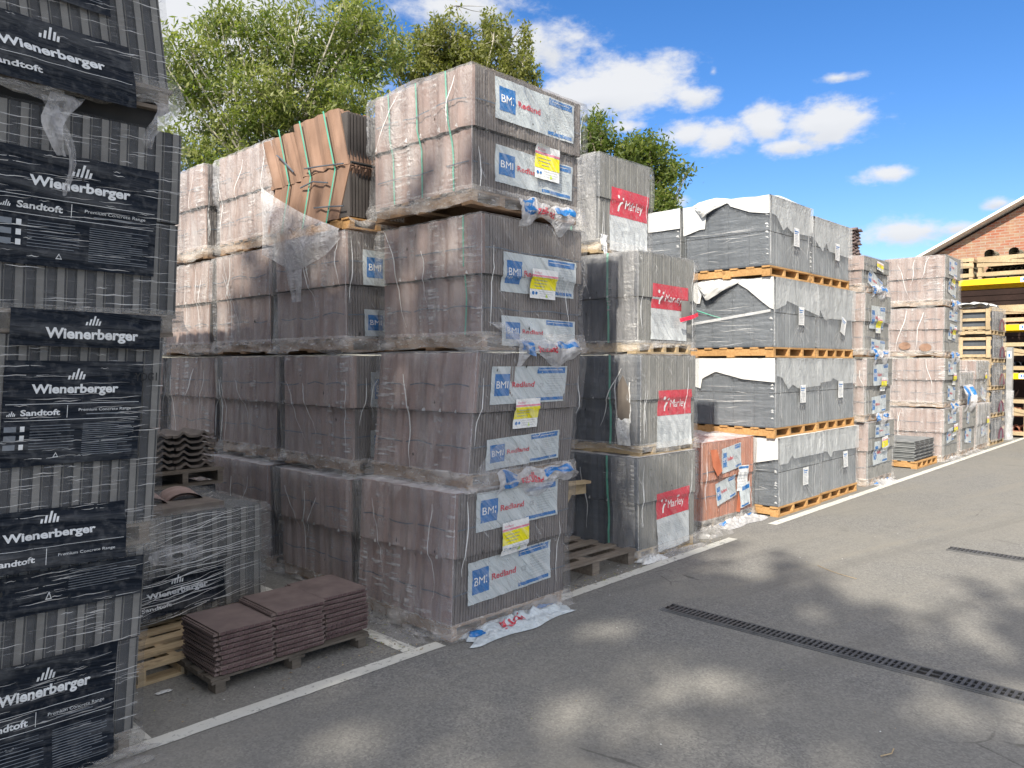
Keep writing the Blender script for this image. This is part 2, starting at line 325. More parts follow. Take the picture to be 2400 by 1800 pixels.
class Sheet:
    """printed film: pieces laid out flat in its own (a, b) coordinates, later pressed onto a film surface"""
    def __init__(s): s.v = []; s.f = []; s.m = []; s.mats = []
    def _m(s, n):
        if n not in s.mats: s.mats.append(n)
        return s.mats.index(n)
    def rect(s, x0, z0, x1, z1, mat, lay=0, step=.014):
        nu = max(1, int((x1 - x0) / step)); nv = max(1, int((z1 - z0) / step)); o = len(s.v); i = s._m(mat)
        for b in range(nv + 1):
            for a in range(nu + 1): s.v.append((x0 + (x1 - x0) * a / nu, z0 + (z1 - z0) * b / nv, lay))
        for b in range(nv):
            for a in range(nu): q = o + b * (nu + 1) + a; s.f.append((q, q + 1, q + nu + 2, q + nu + 1)); s.m.append(i)
    def poly(s, pts, mat, lay=1):
        o = len(s.v); s.v += [(x, z, lay) for x, z in pts]; s.f.append(tuple(range(o, o + len(pts)))); s.m.append(s._m(mat))
    def disc(s, x, z, r, mat, lay=2): s.poly([(x + r * math.cos(a * .524), z + r * math.sin(a * .524)) for a in range(12)], mat, lay)
    def text(s, body, x, z, h, mat, lay=2, width=None, bold=.0, cut=None):
        vs, fs, w = text2d(body, bold); sx = (width / w) if width else h / .72; sz = h / .72; o = len(s.v); i = s._m(mat)
        s.v += [(x + a * sx, z + b * sz, lay) for a, b in vs]
        for f in fs: s.f.append(tuple(o + k for k in f)); s.m.append(i)
    def lines(s, x0, z0, x1, z1, n, mat, lay=2, th=.003, seed=1):
        r = random.Random(seed)
        for k in range(n):
            z = z1 - (z1 - z0) * k / max(1, n - 1); e = x1 - (x1 - x0) * r.choice((0, 0, .1, .3)); s.rect(x0, z - th / 2, e, z + th / 2, mat, lay, .03)
    def build(s, surf, name, parent, at, ang=0, inside=False):
        c, q = math.cos(ang), math.sin(ang); vs = []; inner = -.0150 if inside else .003
        for a, b, l in s.v:
            x = at[0] + a * c - b * q; z = at[1] + a * q + b * c; vs.append(surf(x, z, inner + l * .0017))
        me = bpy.data.meshes.new(name); me.from_pydata(vs, [], s.f)
        for n in s.mats: me.materials.append(MATS[n])
        me.polygons.foreach_set('material_index', s.m); me.polygons.foreach_set('use_smooth', [True] * len(s.f)); me.update()
        o = bpy.data.objects.new(name, me); COL.objects.link(o); o.parent = parent; return o
# ---------------------------------------------------------------- pallets of tiles
TIER = {1: 'bottom', 2: 'second', 3: 'third', 4: 'top'}
def pallet_mb(W, D, h, mat, stringers=5, boards=7, seed=1, over=.0, raised=0.0):
    mb = MB(); r = random.Random(seed); t = h * .17; bw = .095
    for k in range(stringers):
        x = -W / 2 + .025 + (W - .05) * k / (stringers - 1); mb.box((x - .022, -D / 2, t), (x + .022, D / 2, h - t), mat)
    for k in range(boards):
        y = -D / 2 + bw / 2 + (D - bw) * k / (boards - 1) + r.uniform(-.008, .008); a = r.uniform(-.004, .004); e = r.uniform(0, .015)
        mb.box((-W / 2 - e, y - bw / 2, h - t), (W / 2 + r.uniform(0, .015), y + bw / 2, h + a * .3), mat)
    for k in range(3):
        y = -D / 2 + bw / 2 + (D - bw) * k / 2; mb.box((-W / 2 - r.uniform(0, .01), y - bw / 2, 0), (W / 2, y + bw / 2, t), mat)
    return mb

class Bundle:
    def __init__(s, label, cat, group, x0, y0, z0, W, D, H, ph=.10, shx=0., shy=0., rz=0., seed=1, name='tile_pallet', loose=1.0, step=.016):
        s.W, s.D, s.H, s.ph, s.shx, s.shy, s.seed, s.loose, s.step = W, D, H, ph, shx, shy, seed, loose, step
        s.root = empty(name, (x0 + W / 2, y0 + D / 2, z0), rz); tag(s.root, label, cat, group); s.r = random.Random(seed)
        s.out = .024; s.hug = 0; s.mid = ph + (H - ph) * .5
    def T(s, x, y, z): k = max(0, z) / s.H; return (x + s.shx * k, y + s.shy * k, z)
    def disp(s, x, y, z):
        d = nz(x * 2.6, y * 2.6, z * 2.2, s.seed) * .011 + nz(x * 11, y * 11, z * 3.0, s.seed) * .0045
        lo = max(0, 1 - (z - s.ph) / .22); d += lo * abs(nz(x * 9, y * 9, z * 2.5, s.seed + 3)) * .022
        hi = max(0, 1 - (s.H - z) / .12); d += hi * nz(x * 12, y * 12, z * 2, s.seed + 5) * .007
        if x < -s.W / 2 + .001 and s.hug:
            q = (.5 - y / s.D) * s.hug; f = q - math.floor(q); d += .011 * min(1, sum(max(0, 1 - abs(f - cc) / .15) ** .7 for cc in (.27, .75)))
        t = x if abs(y) > s.D / 2 - .001 else y
        d += .006 * max(0, 1 - abs(nz((t + z) * 7, (t - z) * 1.6, 0, s.seed + 8)) * 7) * (1 if s.loose > .85 else .6)
        if z > s.mid: d += s.step
        else: d += s.step * max(0, 1 - (s.mid - z) / .05) * .5
        return d * s.loose
    def front(s, x, z, off=0.): return s.T(x, -s.D / 2 - s.out - s.disp(x, -s.D / 2, z) - off, z)
    def left(s, y, z, off=0.): return s.T(-s.W / 2 - s.out - s.disp(-s.W / 2, y, z) - off, y, z)
    # -------- tiles
    def tiles(s, face, edge, gap='tile_gap', pitch=.0245, groove=.008, alt=None, ntile=3, roll=.014, courses=2, off=None, name='tile_stack', tops=None):
        s.hug = ntile if roll > .012 else 0
        mb = MB(); W, D = s.W, s.D; n = max(4, round(W / pitch)); p = W / n; z0 = s.ph; ch = (s.H - s.ph) / courses
        for c in range(courses):
            up = s.step * (c == courses - 1 and courses > 1); zb = z0 + ch * c + (.004 if c else 0); zt = z0 + ch * (c + 1) - .004; pts = []; mats = []
            r = random.Random(s.seed * 7 + c)
            for i in range(n):
                x = -W / 2 + i * p; j = r.uniform(-.003, .003); g = groove
                mm = edge if not (alt and i % 2) else alt
                y = -D / 2 - up + j
                pts += [(x, y), (x + p * .70, y), (x + p * .78, -D / 2 - up + g), (x + p * .93, -D / 2 - up + g)]; mats += [mm, mm, gap, mm]
            ex = W / 2
            pts += [(ex, -D / 2 - up), (ex + .003, 0), (ex, D / 2)]; mats += [face, face, edge]
            pts += [(-W / 2, D / 2)]; mats += [face]
            m = ntile * 16; L = []
            for k in range(1, m):
                u = k / m; q = u * ntile; f = q - int(q); jj = (math.sin(int(q) * 5.1 + s.seed * 1.7 + c * 2.3)) * .005
                h = 0
                for cc in (.27, .75): h += max(0, 1 - abs(f - cc) / .13) ** .6
                h = roll * min(1, h)
                if f < .07: h = -.008
                L.append((-W / 2 - up - h - jj, D / 2 - u * D))
            pts += L; mats += [face] * len(L)
            N = len(pts); rows = [zb, zb + (zt - zb) * .5, zt]; vs = [s.T(a, b, z) for z in rows for a, b in pts]; o = len(mb.v); mb.v += vs
            for q in range(2):
                for i in range(N): mb.f.append((o + q * N + i, o + q * N + (i + 1) % N, o + (q + 1) * N + (i + 1) % N, o + (q + 1) * N + i)); mb.m.append(mb.mi(mats[i]))
            mb.f.append(tuple(o + 2 * N + i for i in range(N))); mb.m.append(mb.mi(tops or face))
            mb.f.append(tuple(o + i for i in range(N))[::-1]); mb.m.append(mb.mi(gap))
        return mb.build(name, s.root)
    # -------- film
    def wrap(s, side='film_clear', front='film_front', top='film_bright', skirt='film_skirt', zb=None, seams=2, holes=5, skirt_drop=.05, skirt_out=1.0, front_seams=2, lump=.02, cap=True, nrow=20, extra=None):
        mb = MB(); W, D, H, o = s.W, s.D, s.H, s.out; r = s.r; zb = s.ph + .01 if zb is None else zb
        per = []; stp = .032
        for k in range(int(W / stp)): per.append((-W / 2 + W * k / int(W / stp), -D / 2, 0, -1, 'F'))
        for k in range(int(D / stp)): per.append((W / 2, -D / 2 + D * k / int(D / stp), 1, 0, 'S'))
        for k in range(int(W / .08)): per.append((W / 2 - W * k / int(W / .08), D / 2, 0, 1, 'F'))
        for k in range(int(D / stp)): per.append((-W / 2, D / 2 - D * k / int(D / stp), -1, 0, 'S'))
        N = len(per); nn = []
        for i, (x, y, a, b, f) in enumerate(per):
            q = per[i - 1]
            if q[4] != f: a, b = a + q[2], b + q[3]
            nn.append((a, b))
        zs = [zb + (H + .004 - zb) * k / nrow for k in range(nrow + 1)]
        mi = {'F': mb.mi(front), 'S': mb.mi(side)}
        vs = []
        for z in zs:
            for (x, y, _, _, f), (a, b) in zip(per, nn):
                rd = -max(0, z - (H - .015)) * .7
                d = o + s.disp(x, y, z) + rd; vs.append(s.T(x + a * d, y + b * d, z))
        mb.v += vs
        for j in range(nrow):
            for i in range(N):
                mb.f.append((j * N + i, j * N + (i + 1) % N, (j + 1) * N + (i + 1) % N, (j + 1) * N + i)); mb.m.append(mi[per[i][4]])
        if cap:
            base = vs[-N:]; rows = 5; ts = mb.mi(top); prev = list(range(nrow * N, nrow * N + N)); cx = sum(p[0] for p in base) / N; cy = sum(p[1] for p in base) / N
            for q in range(1, rows + 1):
                k = 1 - q / rows * .97; st = len(mb.v)
                for i in range(N):
                    p = base[i]; x = cx + (p[0] - cx) * k; y = cy + (p[1] - cy) * k
                    mb.v.append((x, y, H + .006 + (1 - k) * lump * .3 + abs(nz(x * 6, y * 6, q * .3, s.seed + 9)) * lump))
                for i in range(N): mb.f.append((prev[i], prev[(i + 1) % N], st + (i + 1) % N, st + i)); mb.m.append(ts)
                prev = list(range(st, st + N))
            mb.f.append(tuple(prev)); mb.m.append(ts)
        if skirt:
            rings = [(zb + .008, 0), (zb - .02, .004), (zb - .04, .010), (zb - .06, .014), (zb - .078, .016), (zb - .08 - skirt_drop * .6, .012)]; si = mb.mi(skirt); st = len(mb.v)
            for q, (z, ou) in enumerate(rings):
                for i, ((x, y, _, _, f), (a, b)) in enumerate(zip(per, nn)):
                    n1 = nz(x * 3.5, y * 3.5, z * 14, s.seed + 2); n2 = nz(x * 10, y * 10, z * 26, s.seed + 4)
                    d = o + s.disp(x, y, max(z, zb)) + .003 + (ou * (1 + 1.6 * n1) + q * .008 * n2) * skirt_out
                    zz = z + (nz(x * 2.2, y * 2.2, 0, s.seed + 6) * .06 + n2 * .012 if q >= 3 else n2 * .008 * q)
                    vx = s.T(x + a * d, y + b * d, zz); mb.v.append((vx[0], vx[1], max(zz, .004 - s.root.location.z if s.root.location.z < .02 else -1)))
            for q in range(len(rings) - 1):
                for i in range(N):
                    mb.f.append((st + q * N + i, st + q * N + (i + 1) % N, st + (q + 1) * N + (i + 1) % N, st + (q + 1) * N + i)); mb.m.append(si)
        # gathered seams of film
        for k in range(seams):
            y = s.D * r.uniform(-.48, .48); z = H * r.uniform(.75, .99); L = H * r.uniform(.3, .85); dr = r.uniform(-.25, .25); w = r.uniform(.004, .009); ph_ = r.uniform(0, 6); pts = []
            for i in range(14):
                t = i / 13; pts.append(s.left(max(-D / 2, min(D / 2, y + dr * t + .018 * math.sin(ph_ + t * 7))), max(zb, z - L * t), .005))
            mb.ribbon(pts, w, 'film_seam', (0, 1, .1), lambda t: .35 + 1.1 * math.sin(math.pi * min(1, t * 1.1 + .08)) ** .6 if t < .93 else .3)
        for k in range(front_seams):
            x = W * r.choice((r.uniform(-.49, -.42), r.uniform(.30, .48))); z = H * r.uniform(.4, .99); L = H * r.uniform(.3, .6); dr = r.uniform(-.05, .05); pts = []; ph_ = r.uniform(0, 6)
            for i in range(12):
                t = i / 11; pts.append(s.front(max(-W / 2, min(W / 2, x + dr * t + .010 * math.sin(ph_ + t * 6))), max(zb, z - L * t), .006))
            mb.ribbon(pts, r.uniform(.005, .009), 'film_seam', (1, 0, .1), lambda t: .3 + math.sin(math.pi * t))
        # corner seam
        pts = [s.T(-W / 2 - o * 1.25, -D / 2 - o * 1.25, zb + (H - zb) * i / 10) for i in range(11)]
        mb.ribbon(pts, .006, 'film_milky', (.7, -.7, 0), lambda t: .4 + abs(math.sin(t * 5 + s.seed)))
        if s.hug:      # pale glints drawn on the film at the noses of the upper tiles
            for q in range(s.hug):
                for cc in (.27, .75):
                    y = D / 2 - D * (q + cc) / s.hug + r.uniform(-.01, .01); z = s.mid + .012; w_ = r.uniform(.006, .012); h_ = r.uniform(.010, .022)
                    mb.add([s.left(y - w_, z, .006), s.left(y - w_ * .3, z + h_, .004), s.left(y + w_ * .8, z + h_ * .4, .006), s.left(y + w_, z - .006, .010), s.left(y, z - .012, .008)], [(0, 1, 2, 3, 4)], 'film_strand_glint')
        if extra: extra(mb)
        for k in range(holes):
            if r.random() < .5: c = r.uniform(-.45, .45) * W; z = r.uniform(.15, .95) * H; f = s.front
            else: c = r.uniform(-.45, .45) * D; z = r.uniform(.15, .95) * H; f = s.left
            w, h = r.uniform(.004, .008), r.uniform(.008, .02)
            mb.add([f(c - w, z, .004), f(c, z - h, .004), f(c + w, z, .004), f(c + w * .3, z + h, .004)], [(0, 1, 2, 3)], 'tear_gap_dark')
        return mb.build('shrink_wrap', s.root, smooth=True)
    def pallet(s, mat='wood_brown', **k): return pallet_mb(s.W - .01, s.D - .01, s.ph, mat, seed=s.seed, **k).build('pallet', s.root)
    def wires(s, zs, both=True):
        """dark banding wires running across the faces, one mesh per band"""
        for z in zs:
            mb = MB(); r = s.r
            for seg in range(3):
                a = -s.D / 2 + s.D * (seg + r.uniform(0, .1)) / 3; b = a + s.D / 3 * r.uniform(.6, .95); sg = r.uniform(-.02, .02)
                mb.ribbon([s.left(a + (b - a) * i / 8, z + sg * math.sin(i / 8 * 3.14) + r.uniform(-.001, .001), -.004) for i in range(9)], .008, 'strap_steel', (0, 0, 1))
            if both:
                mb.ribbon([s.front(-s.W / 2 + s.W * i / 24, z + .006 * math.sin(i * .5), -.0185) for i in range(25)], .009, 'strap_steel', (0, 0, 1))
            mb.build('banding_wire', s.root)
    def straps(s, ys, mat='strap_green', z0=None, z1=None, w=.014, slant=.0):
        for y in ys:
            mb = MB(); a = z0 or s.ph; b = z1 or s.H
            mb.ribbon([s.left(y + slant * i / 12, a + (b - a) * i / 12, -.010 if z0 is None else .003) for i in range(13)], w, mat, (0, 1, 0)); mb.build('strap', s.root)

# ---------------------------------------------------------------- printed labels
def lab_blue(b, x, z, w=.78, h=.26, ang=0., v=0, seed=1):
    s = Sheet(); s.rect(0, 0, w, h, 'print_pale')
    s.rect(w * .045, h * .22, w * .235, h * .80, 'print_blue', 1)
    s.text('BMI', w * .058, h * .42, h * .2, 'print_white_plain', 2, width=w * .155, bold=.0)
    s.text('Redland', w * .26, h * .44, h * .15, 'print_red', 2, width=w * .29, bold=.02)
    s.text('CE', w * .62, h * .42, h * .12, 'print_grey', 2)
    x0 = w * (.585 if v == 0 else .66)
    s.rect(x0, h * .80, w * .97, h * .965, 'print_blue', 1); s.rect(x0, h * .05, w * .97, h * .135, 'print_blue', 1)
    s.lines(x0 + .01, h * .895, w * .93, h * .90, 2, 'print_white', 2, .0025, seed)
    s.lines(w * .72, h * .24, w * .95, h * .72, 8, 'print_grey', 2, .0022, seed)
    if v == 2:
        s.rect(w * .70, h * .2, w * .95, h * .7, 'print_pale', 1)
    return s.build(b.front, 'printed_label', b.root, (x, z), ang, True)
def lab_yellow(b, x, z, w=.24, h=.24, ang=0.):
    s = Sheet(); s.rect(0, 0, w, h, 'print_white', 4); s.rect(0, h * .32, w, h * .72, 'print_yellow', 5)
    s.rect(0, h * .74, w, h * .80, 'print_pink', 5); s.text('Redland', w * .08, h * .84, h * .08, 'print_pink', 5)
    s.lines(w * .12, h * .42, w * .62, h * .62, 3, 'print_grey', 6, .004); s.rect(w * .68, h * .42, w * .88, h * .62, 'print_grey', 6) if False else None
    s.poly([(w * .60, h * .06), (w * .70, h * .06), (w * .65, h * .20)], 'print_green', 5); s.disc(w * .12, h * .18, w * .05, 'print_blue', 5); s.disc(w * .24, h * .18, w * .04, 'print_blue', 5)
    s.lines(w * .35, h * .10, w * .9, h * .25, 3, 'print_grey', 5, .002)
    return s.build(b.front, 'warning_tag', b.root, (x, z), ang)
def lab_red(b, x, z, w=.60, h=.52, ang=0., cut=None):
    s = Sheet(); s.rect(0, 0, w, h, 'print_cover'); s.rect(0, h * .56, w, h, 'print_marley', 1)
    y = h * .70; t = w * .17
    s.disc(t, h * .865, w * .028, 'print_white_plain'); s.disc(t + w * .115, h * .845, w * .022, 'print_white_plain')
    s.poly([(t + w * .10, h * .80), (t + w * .055, h * .78), (t + w * .02, h * .72), (t + w * .01, h * .64), (t + w * .05, h * .64), (t + w * .06, h * .71), (t + w * .085, h * .755), (t + w * .12, h * .775)], 'print_white_plain', 2)
    s.text('Marley', w * .34, y, h * .14, 'print_white_plain', 2, width=w * .50, bold=.0)
    s.text('CE', w * .83, h * .47, h * .04, 'print_grey', 2)
    s.lines(w * .08, h * .25, w * .42, h * .46, 8, 'print_grey', 2, .0022, 3); s.lines(w * .52, h * .25, w * .80, h * .44, 7, 'print_grey', 2, .0022, 4)
    return s.build(b.front, 'printed_label', b.root, (x, z), ang, True)
def mark(s, x, z, u, mat='print_silver'):
    for k, (hh, dx) in enumerate(((.30, 0), (.55, .26), (.85, .52), (.62, .80), (.40, 1.04))):
        a = x + u * dx; t = u * .15; sl = u * .22; s.poly([(a, z), (a + t, z), (a + t + sl * hh, z + u * hh), (a + sl * hh, z + u * hh)], mat, 2)
def lab_navy(b, x, z, w=.62, h=.48, ang=0., part='full', inside=False):
    s = Sheet(); s.rect(0, 0, w, h, 'print_navy', 0); S = 'print_silver'
    if part == 'full':
        mark(s, w * .43, h * .82, w * .10); s.text('Wienerberger', w * .19, h * .69, h * .085, S, 2, width=w * .62, bold=.035)
        s.rect(w * .02, h * .585, w * .98, h * .589, S, 1); s.rect(w * .02, h * .43, w * .98, h * .434, S, 1); s.rect(w * .44, h * .45, w * .444, h * .57, S, 1)
        mark(s, w * .03, h * .475, w * .045); s.text('Sandtoft', w * .12, h * .48, h * .055, S, 2, width=w * .27, bold=.03)
        s.text('Premium Concrete Range', w * .52, h * .51, h * .028, S, 2, width=w * .40); s.lines(w * .58, h * .475, w * .84, h * .48, 1, 'print_dim', 2, .004)
        for k in range(3):
            zz = h * (.33 - .085 * k); s.rect(w * .02, zz, w * .10, zz + h * .05, 'print_dim', 1); s.rect(w * .125, zz, w * .155, zz + h * .05, S, 1)
        s.lines(w * .19, h * .16, w * .50, h * .38, 9, 'print_dim', 2, .0022, 5); s.lines(w * .56, h * .08, w * .95, h * .38, 16, 'print_dim', 2, .0022, 6)
        s.poly([(w * .36, h * .07), (w * .40, h * .07), (w * .38, h * .12)], S, 2); s.poly([(w * .368, h * .078), (w * .392, h * .078), (w * .38, h * .108)], 'print_navy', 3)
    elif part == 'band':
        mark(s, w * .47, h * .62, w * .08); s.text('Wienerberger', w * .22, h * .24, h * .28, S, 2, width=w * .62, bold=.035)
    elif part == 'top':
        mark(s, w * .43, h * .74, w * .10); s.text('Wienerberger', w * .19, h * .47, h * .14, S, 2, width=w * .62, bold=.035)
        s.rect(w * .02, h * .36, w * .98, h * .366, S, 1); s.text('Sandtoft', w * .12, h * .17, h * .09, S, 2, width=w * .30, bold=.03)
    elif part == 'foot':
        s.lines(w * .5, h * .45, w * .95, h * .9, 8, 'print_dim', 2, .0022, 6)
        s.poly([(w * .36, h * .3), (w * .40, h * .3), (w * .38, h * .5)], S, 2); s.poly([(w * .368, h * .33), (w * .392, h * .33), (w * .38, h * .45)], 'print_navy', 3)
    elif part == 'mid':
        mark(s, w * .40, h * .76, w * .10); s.text('Wienerberger', w * .16, h * .52, h * .13, S, 2, width=w * .62, bold=.035)
        s.rect(w * .02, h * .36, w * .98, h * .366, S, 1); s.rect(w * .44, h * .06, w * .444, h * .34, S, 1)
        s.text('Sandtoft', w * .10, h * .13, h * .10, S, 2, width=w * .27, bold=.03); s.text('Premium Concrete Range', w * .52, h * .18, h * .05, S, 2, width=w * .40)
    lift = lambda X, Z, off: b.front(X, Z, off + .030 * max(0, min(1, (b.ph + .09 - Z) / .10)))
    return s.build(lift, 'printed_label', b.root, (x, z), ang, inside)

# ---------------------------------------------------------------- column builders
def dark_bundle(t, x0, z0, H, shx, labs, W=1.25, D=1.0, y0=3.60, label=None, seed=1, shy=0.):
    b = Bundle(label, 'tile pallet', 'dark grey tile bundles of the leaning tower', x0, y0, z0, W, D, H, ph=.10, shx=shx, shy=shy, seed=seed, loose=.8, step=.008)
    b.tiles('tile_charcoal', 'tile_charcoal_light', pitch=.038, alt='tile_charcoal', groove=.006, gap='tile_charcoal', roll=.01)
    b.pallet('wood_grey')
    def glint_streaks(mb):  # pale ribbons drawn on as glints of the tower's film
        r = random.Random(seed)
        for k in range(130):
            cl = r.choice((-.45, -.2, .05, .28, .5)); a = cl + r.gauss(0, .06); L = r.uniform(.03, .22); z = r.uniform(.12, H - .02); sl = r.uniform(-.02, .05) * L
            mb.ribbon([b.front(min(W / 2, a + L * i / 5), min(H, z + sl * i / 5 + .002 * math.sin(i * 2 + k)), .0035) for i in range(6)], r.uniform(.0015, .0035), 'film_strand_glint', (0, 0, 1), lambda t: math.sin(t * 3.14) + .15)
    b.wrap(side='film_dark', front='film_dark', top='film_dark', skirt='film_skirt_dark', seams=0, front_seams=0, holes=1, skirt_out=.7, extra=glint_streaks)
    for a in labs: lab_navy(b, *a[0], **a[1])
    return b
def pink_bundle(label, x0, y0, z0, W, D, H, seed, shx=0, shy=0, face='tile_brown', edge='tile_brown_edge', labs=(), side='film_clear', group=None, straps=(), wires=True, rz=0, seams=2, skirt_out=1., cat='tile pallet', front='film_front', ph=.10, slant=0.):
    b = Bundle(label, cat, group, x0, y0, z0, W, D, H, ph=ph, shx=shx, shy=shy, seed=seed, rz=rz, step=.026)
    b.tiles(face, edge); b.pallet(); b.wrap(side=side, seams=seams, skirt_out=skirt_out, front=front)
    if wires: b.wires([ph + (H - ph) * .22, ph + (H - ph) * .72])
    if straps: b.straps(straps, slant=slant)
    for k, a in enumerate(labs):
        if a[0] == 'B': lab_blue(b, *a[1:])
        elif a[0] == 'Y': lab_yellow(b, *a[1:])
        elif a[0] == 'M': lab_red(b, *a[1:])
    return b
def flap(b, pts_fn, name='torn_film', mat='film_milky', nu=14, nv=10, thick=False):
    mb = MB(); mb.grid(pts_fn, nu, nv, mat); return mb.build(name, b.root, smooth=True)
def tail(b, cx, w, L, out=.05, name='torn_film', mat='film_milky', seed=1, z=None, sx=.3):
    """a torn strip of film hanging from the skirt of a bundle's front"""
    z = b.ph if z is None else z
    def f(u, v):
        ww = w * (1 - v * .72) * .5; x = cx + (u - .5) * 2 * ww + .03 * math.sin(v * 5 + seed) + sx * w * v; zz = z - L * v
        y = -b.D / 2 - b.out - out * (.4 + math.sin(v * 2.6)) - nz(u * 3, v * 5, seed) * .035
        return b.T(x, y, zz)
    return flap(b, f, name, mat, 6, 9)
# ================================================================ the near tower
NT = 'dark tile bundle of the near left tower'
t1 = dark_bundle(1, .02, 0, .93, .07, [(((.01), .72), dict(w=.60, h=.17, part='foot')), ((-.02, .03), dict(w=.545, h=.50, ang=.0))], seed=11, label='bottom ' + NT + ', standing beside the white line')
t2 = dark_bundle(2, .12, .93, .94, .06, [((.0, .40), dict(w=.53, h=.43, ang=-.01)), ((-.06, -.02), dict(w=.545, h=.24, ang=-.01, part='mid'))], seed=12, label='second ' + NT + ', hand-marked at its right edge')
t3 = dark_bundle(3, .235, 1.87, .935, .04, [((-.11, .28), dict(w=.62, h=.47, ang=-.02)), ((-.05, -.05), dict(w=.58, h=.15, ang=-.02, part='band'))], seed=13, label='third ' + NT + ', navy sheet under a torn gap')
t4 = dark_bundle(4, .23, 2.90, .98, -.10, [((-.22, .36), dict(w=.62, h=.52, ang=-.03)), ((-.17, -.02), dict(w=.62, h=.27, ang=-.03, part='top'))], seed=14, label='top ' + NT + ', leaning inward above the torn film')
sh = Sheet(); sh.text('YDG1', 0, 0, .036, 'marker_black', 2, width=.095, bold=.02); sh.build(t2.front, 'hand_marking', t2.root, (.50, .74), 0)
mb = MB(); mb.box((-.58, -.46, -.088), (.58, .46, -.001), 'tear_gap_dark'); mb.build('gap_shade_block', t4.root)  # near-black block painted in for the shade between third and top bundle
# torn film between third and top bundle
def tf(u, v):
    x = -.45 + u * .62; z = .02 - v * (.10 + .05 * nz(u * 4, 0, 3)) + .02 * nz(u * 9, v * 3, 1)
    return t4.T(x, -.5 - .03 - .05 * v - .03 * nz(u * 5, v * 4, 2), z)
flap(t4, tf, mat='film_skirt_dark', nu=26, nv=6)
tail(t4, .16, .13, .26, .04, mat='film_milky', seed=2, z=-.04, sx=-.2); tail(t4, .14, .05, .40, .03, mat='film_milky', seed=5, z=-.06, sx=.8)
tail(t4, .57, .11, .22, .04, mat='film_milky', seed=7, z=.02, sx=-.5)
tail(t1, .5, .3, .02, .05, mat='film_skirt_dark', seed=7, z=.05)

# ================================================================ corner stack of brown tile bundles
G1 = 'brown tile bundles of the corner stack'
CS = 'brown tile bundle of the corner stack, '
c1 = pink_bundle('bottom ' + CS + 'its film frayed on the asphalt', 3.16, 3.57, 0, 1.08, 1.0, .925, 21, .07, .03, group=G1, labs=[('B', -.39, .66, .80, .25, .01, 0, 1), ('Y', -.16, .47, .25, .22, .05), ('B', -.42, .20, .80, .27, .03, 0, 2)])
c2 = pink_bundle('second ' + CS + 'above a crumpled skirt of printed film', 3.33, 3.60, .925, 1.02, 1.02, .895, 22, .09, 0, group=G1, labs=[('B', -.40, .55, .76, .25, .0, 0, 3), ('B', -.38, .12, .74, .20, .03, 0, 4), ('Y', -.17, .38, .24, .20, .01)])
c3 = pink_bundle('third ' + CS + 'with a yellow tag across its upper label', 3.46, 3.60, 1.835, .99, 1.04, .88, 23, 0, 0, group=G1, labs=[('B', -.33, .39, .76, .26, -.01, 0, 5), ('B', -.33, .03, .76, .20, -.02, 0, 6), ('Y', -.07, .36, .26, .20, -.01)], straps=(-.38,))
c4 = pink_bundle('top ' + CS + 'with two long labels and green straps', 3.375, 3.60, 2.765, 1.06, 1.03, .875, 24, 0, 0, group=G1, labs=[('B', -.36, .575, .80, .27, -.01, 1, 7), ('B', -.33, .175, .78, .245, -.02, 0, 8), ('Y', .03, .26, .25, .23, -.02)], straps=(-.36, -.05, .26), slant=.05)
# crumpled printed film hanging at the joints of the corner stack
def crumple(b, x0, x1, z, h, seed, text=None, mat='film_bright', out=.05):
    s = Sheet(); w = x1 - x0; s.rect(0, 0, w, h, mat, 0, .02)
    s.rect(w * .06, h * .3, w * .24, h * .95, 'print_blue', 1); s.rect(w * .62, h * .62, w * .98, h * .92, 'print_blue', 1)
    if text: s.text(text, w * .28, h * .42, h * .3, 'print_red', 2, width=w * .3, bold=.02)
    def f(x, zz, off):
        k = (x - x0) / w; v = (zz - z) / h
        o = b.out + .02 + off + out * math.sin(max(0, min(1, v)) * 3.1) * (.6 + .5 * nz(k * 5, v * 2, seed)) + .025 * nz(k * 9, v * 6, seed + 1)
        q = zz + .035 * nz(k * 6, v * 3, seed + 2) - (.05 * math.sin(k * 9 + seed) if v < .3 else 0)
        return b.T(x, -b.D / 2 - o, q)
    return s.build(f, 'torn_film', b.root, (x0, z))
crumple(c4, -.15, .42, -.06, .15, 1, 'Redland'); crumple(c3, -.22, .44, -.07, .14, 2, 'Redland'); crumple(c2, -.30, .46, -.05, .15, 3, 'Redland')
tail(c3, -.38, .16, .20, .05, 'torn_film', 'film_milky', 4, .18, 1.6)
def sk2(u, v):   # clear film billowing over the foot of the second bundle
    x = -.56 + u * .62; z = .30 * math.sin(max(0.05, u) * 2.9) * (1 - v) - .02 * v; return c2.T(x, -.51 - .03 - .06 * math.sin(v * 2.5) - .02 * nz(u * 6, v * 4, 3), z)
flap(c2, sk2, mat='film_clear', nu=18, nv=8)
# top film of the top bundle heaped up
def hump(u, v):
    y = -.30 + u * .78; x = -.53 + v * .5; return (x, y, .875 + .012 + .040 * math.sin(u * 3.14) * (1 - v * .7) + .02 * nz(u * 5, v * 4, 8))
flap(c4, hump, mat='film_bright', nu=20, nv=8)

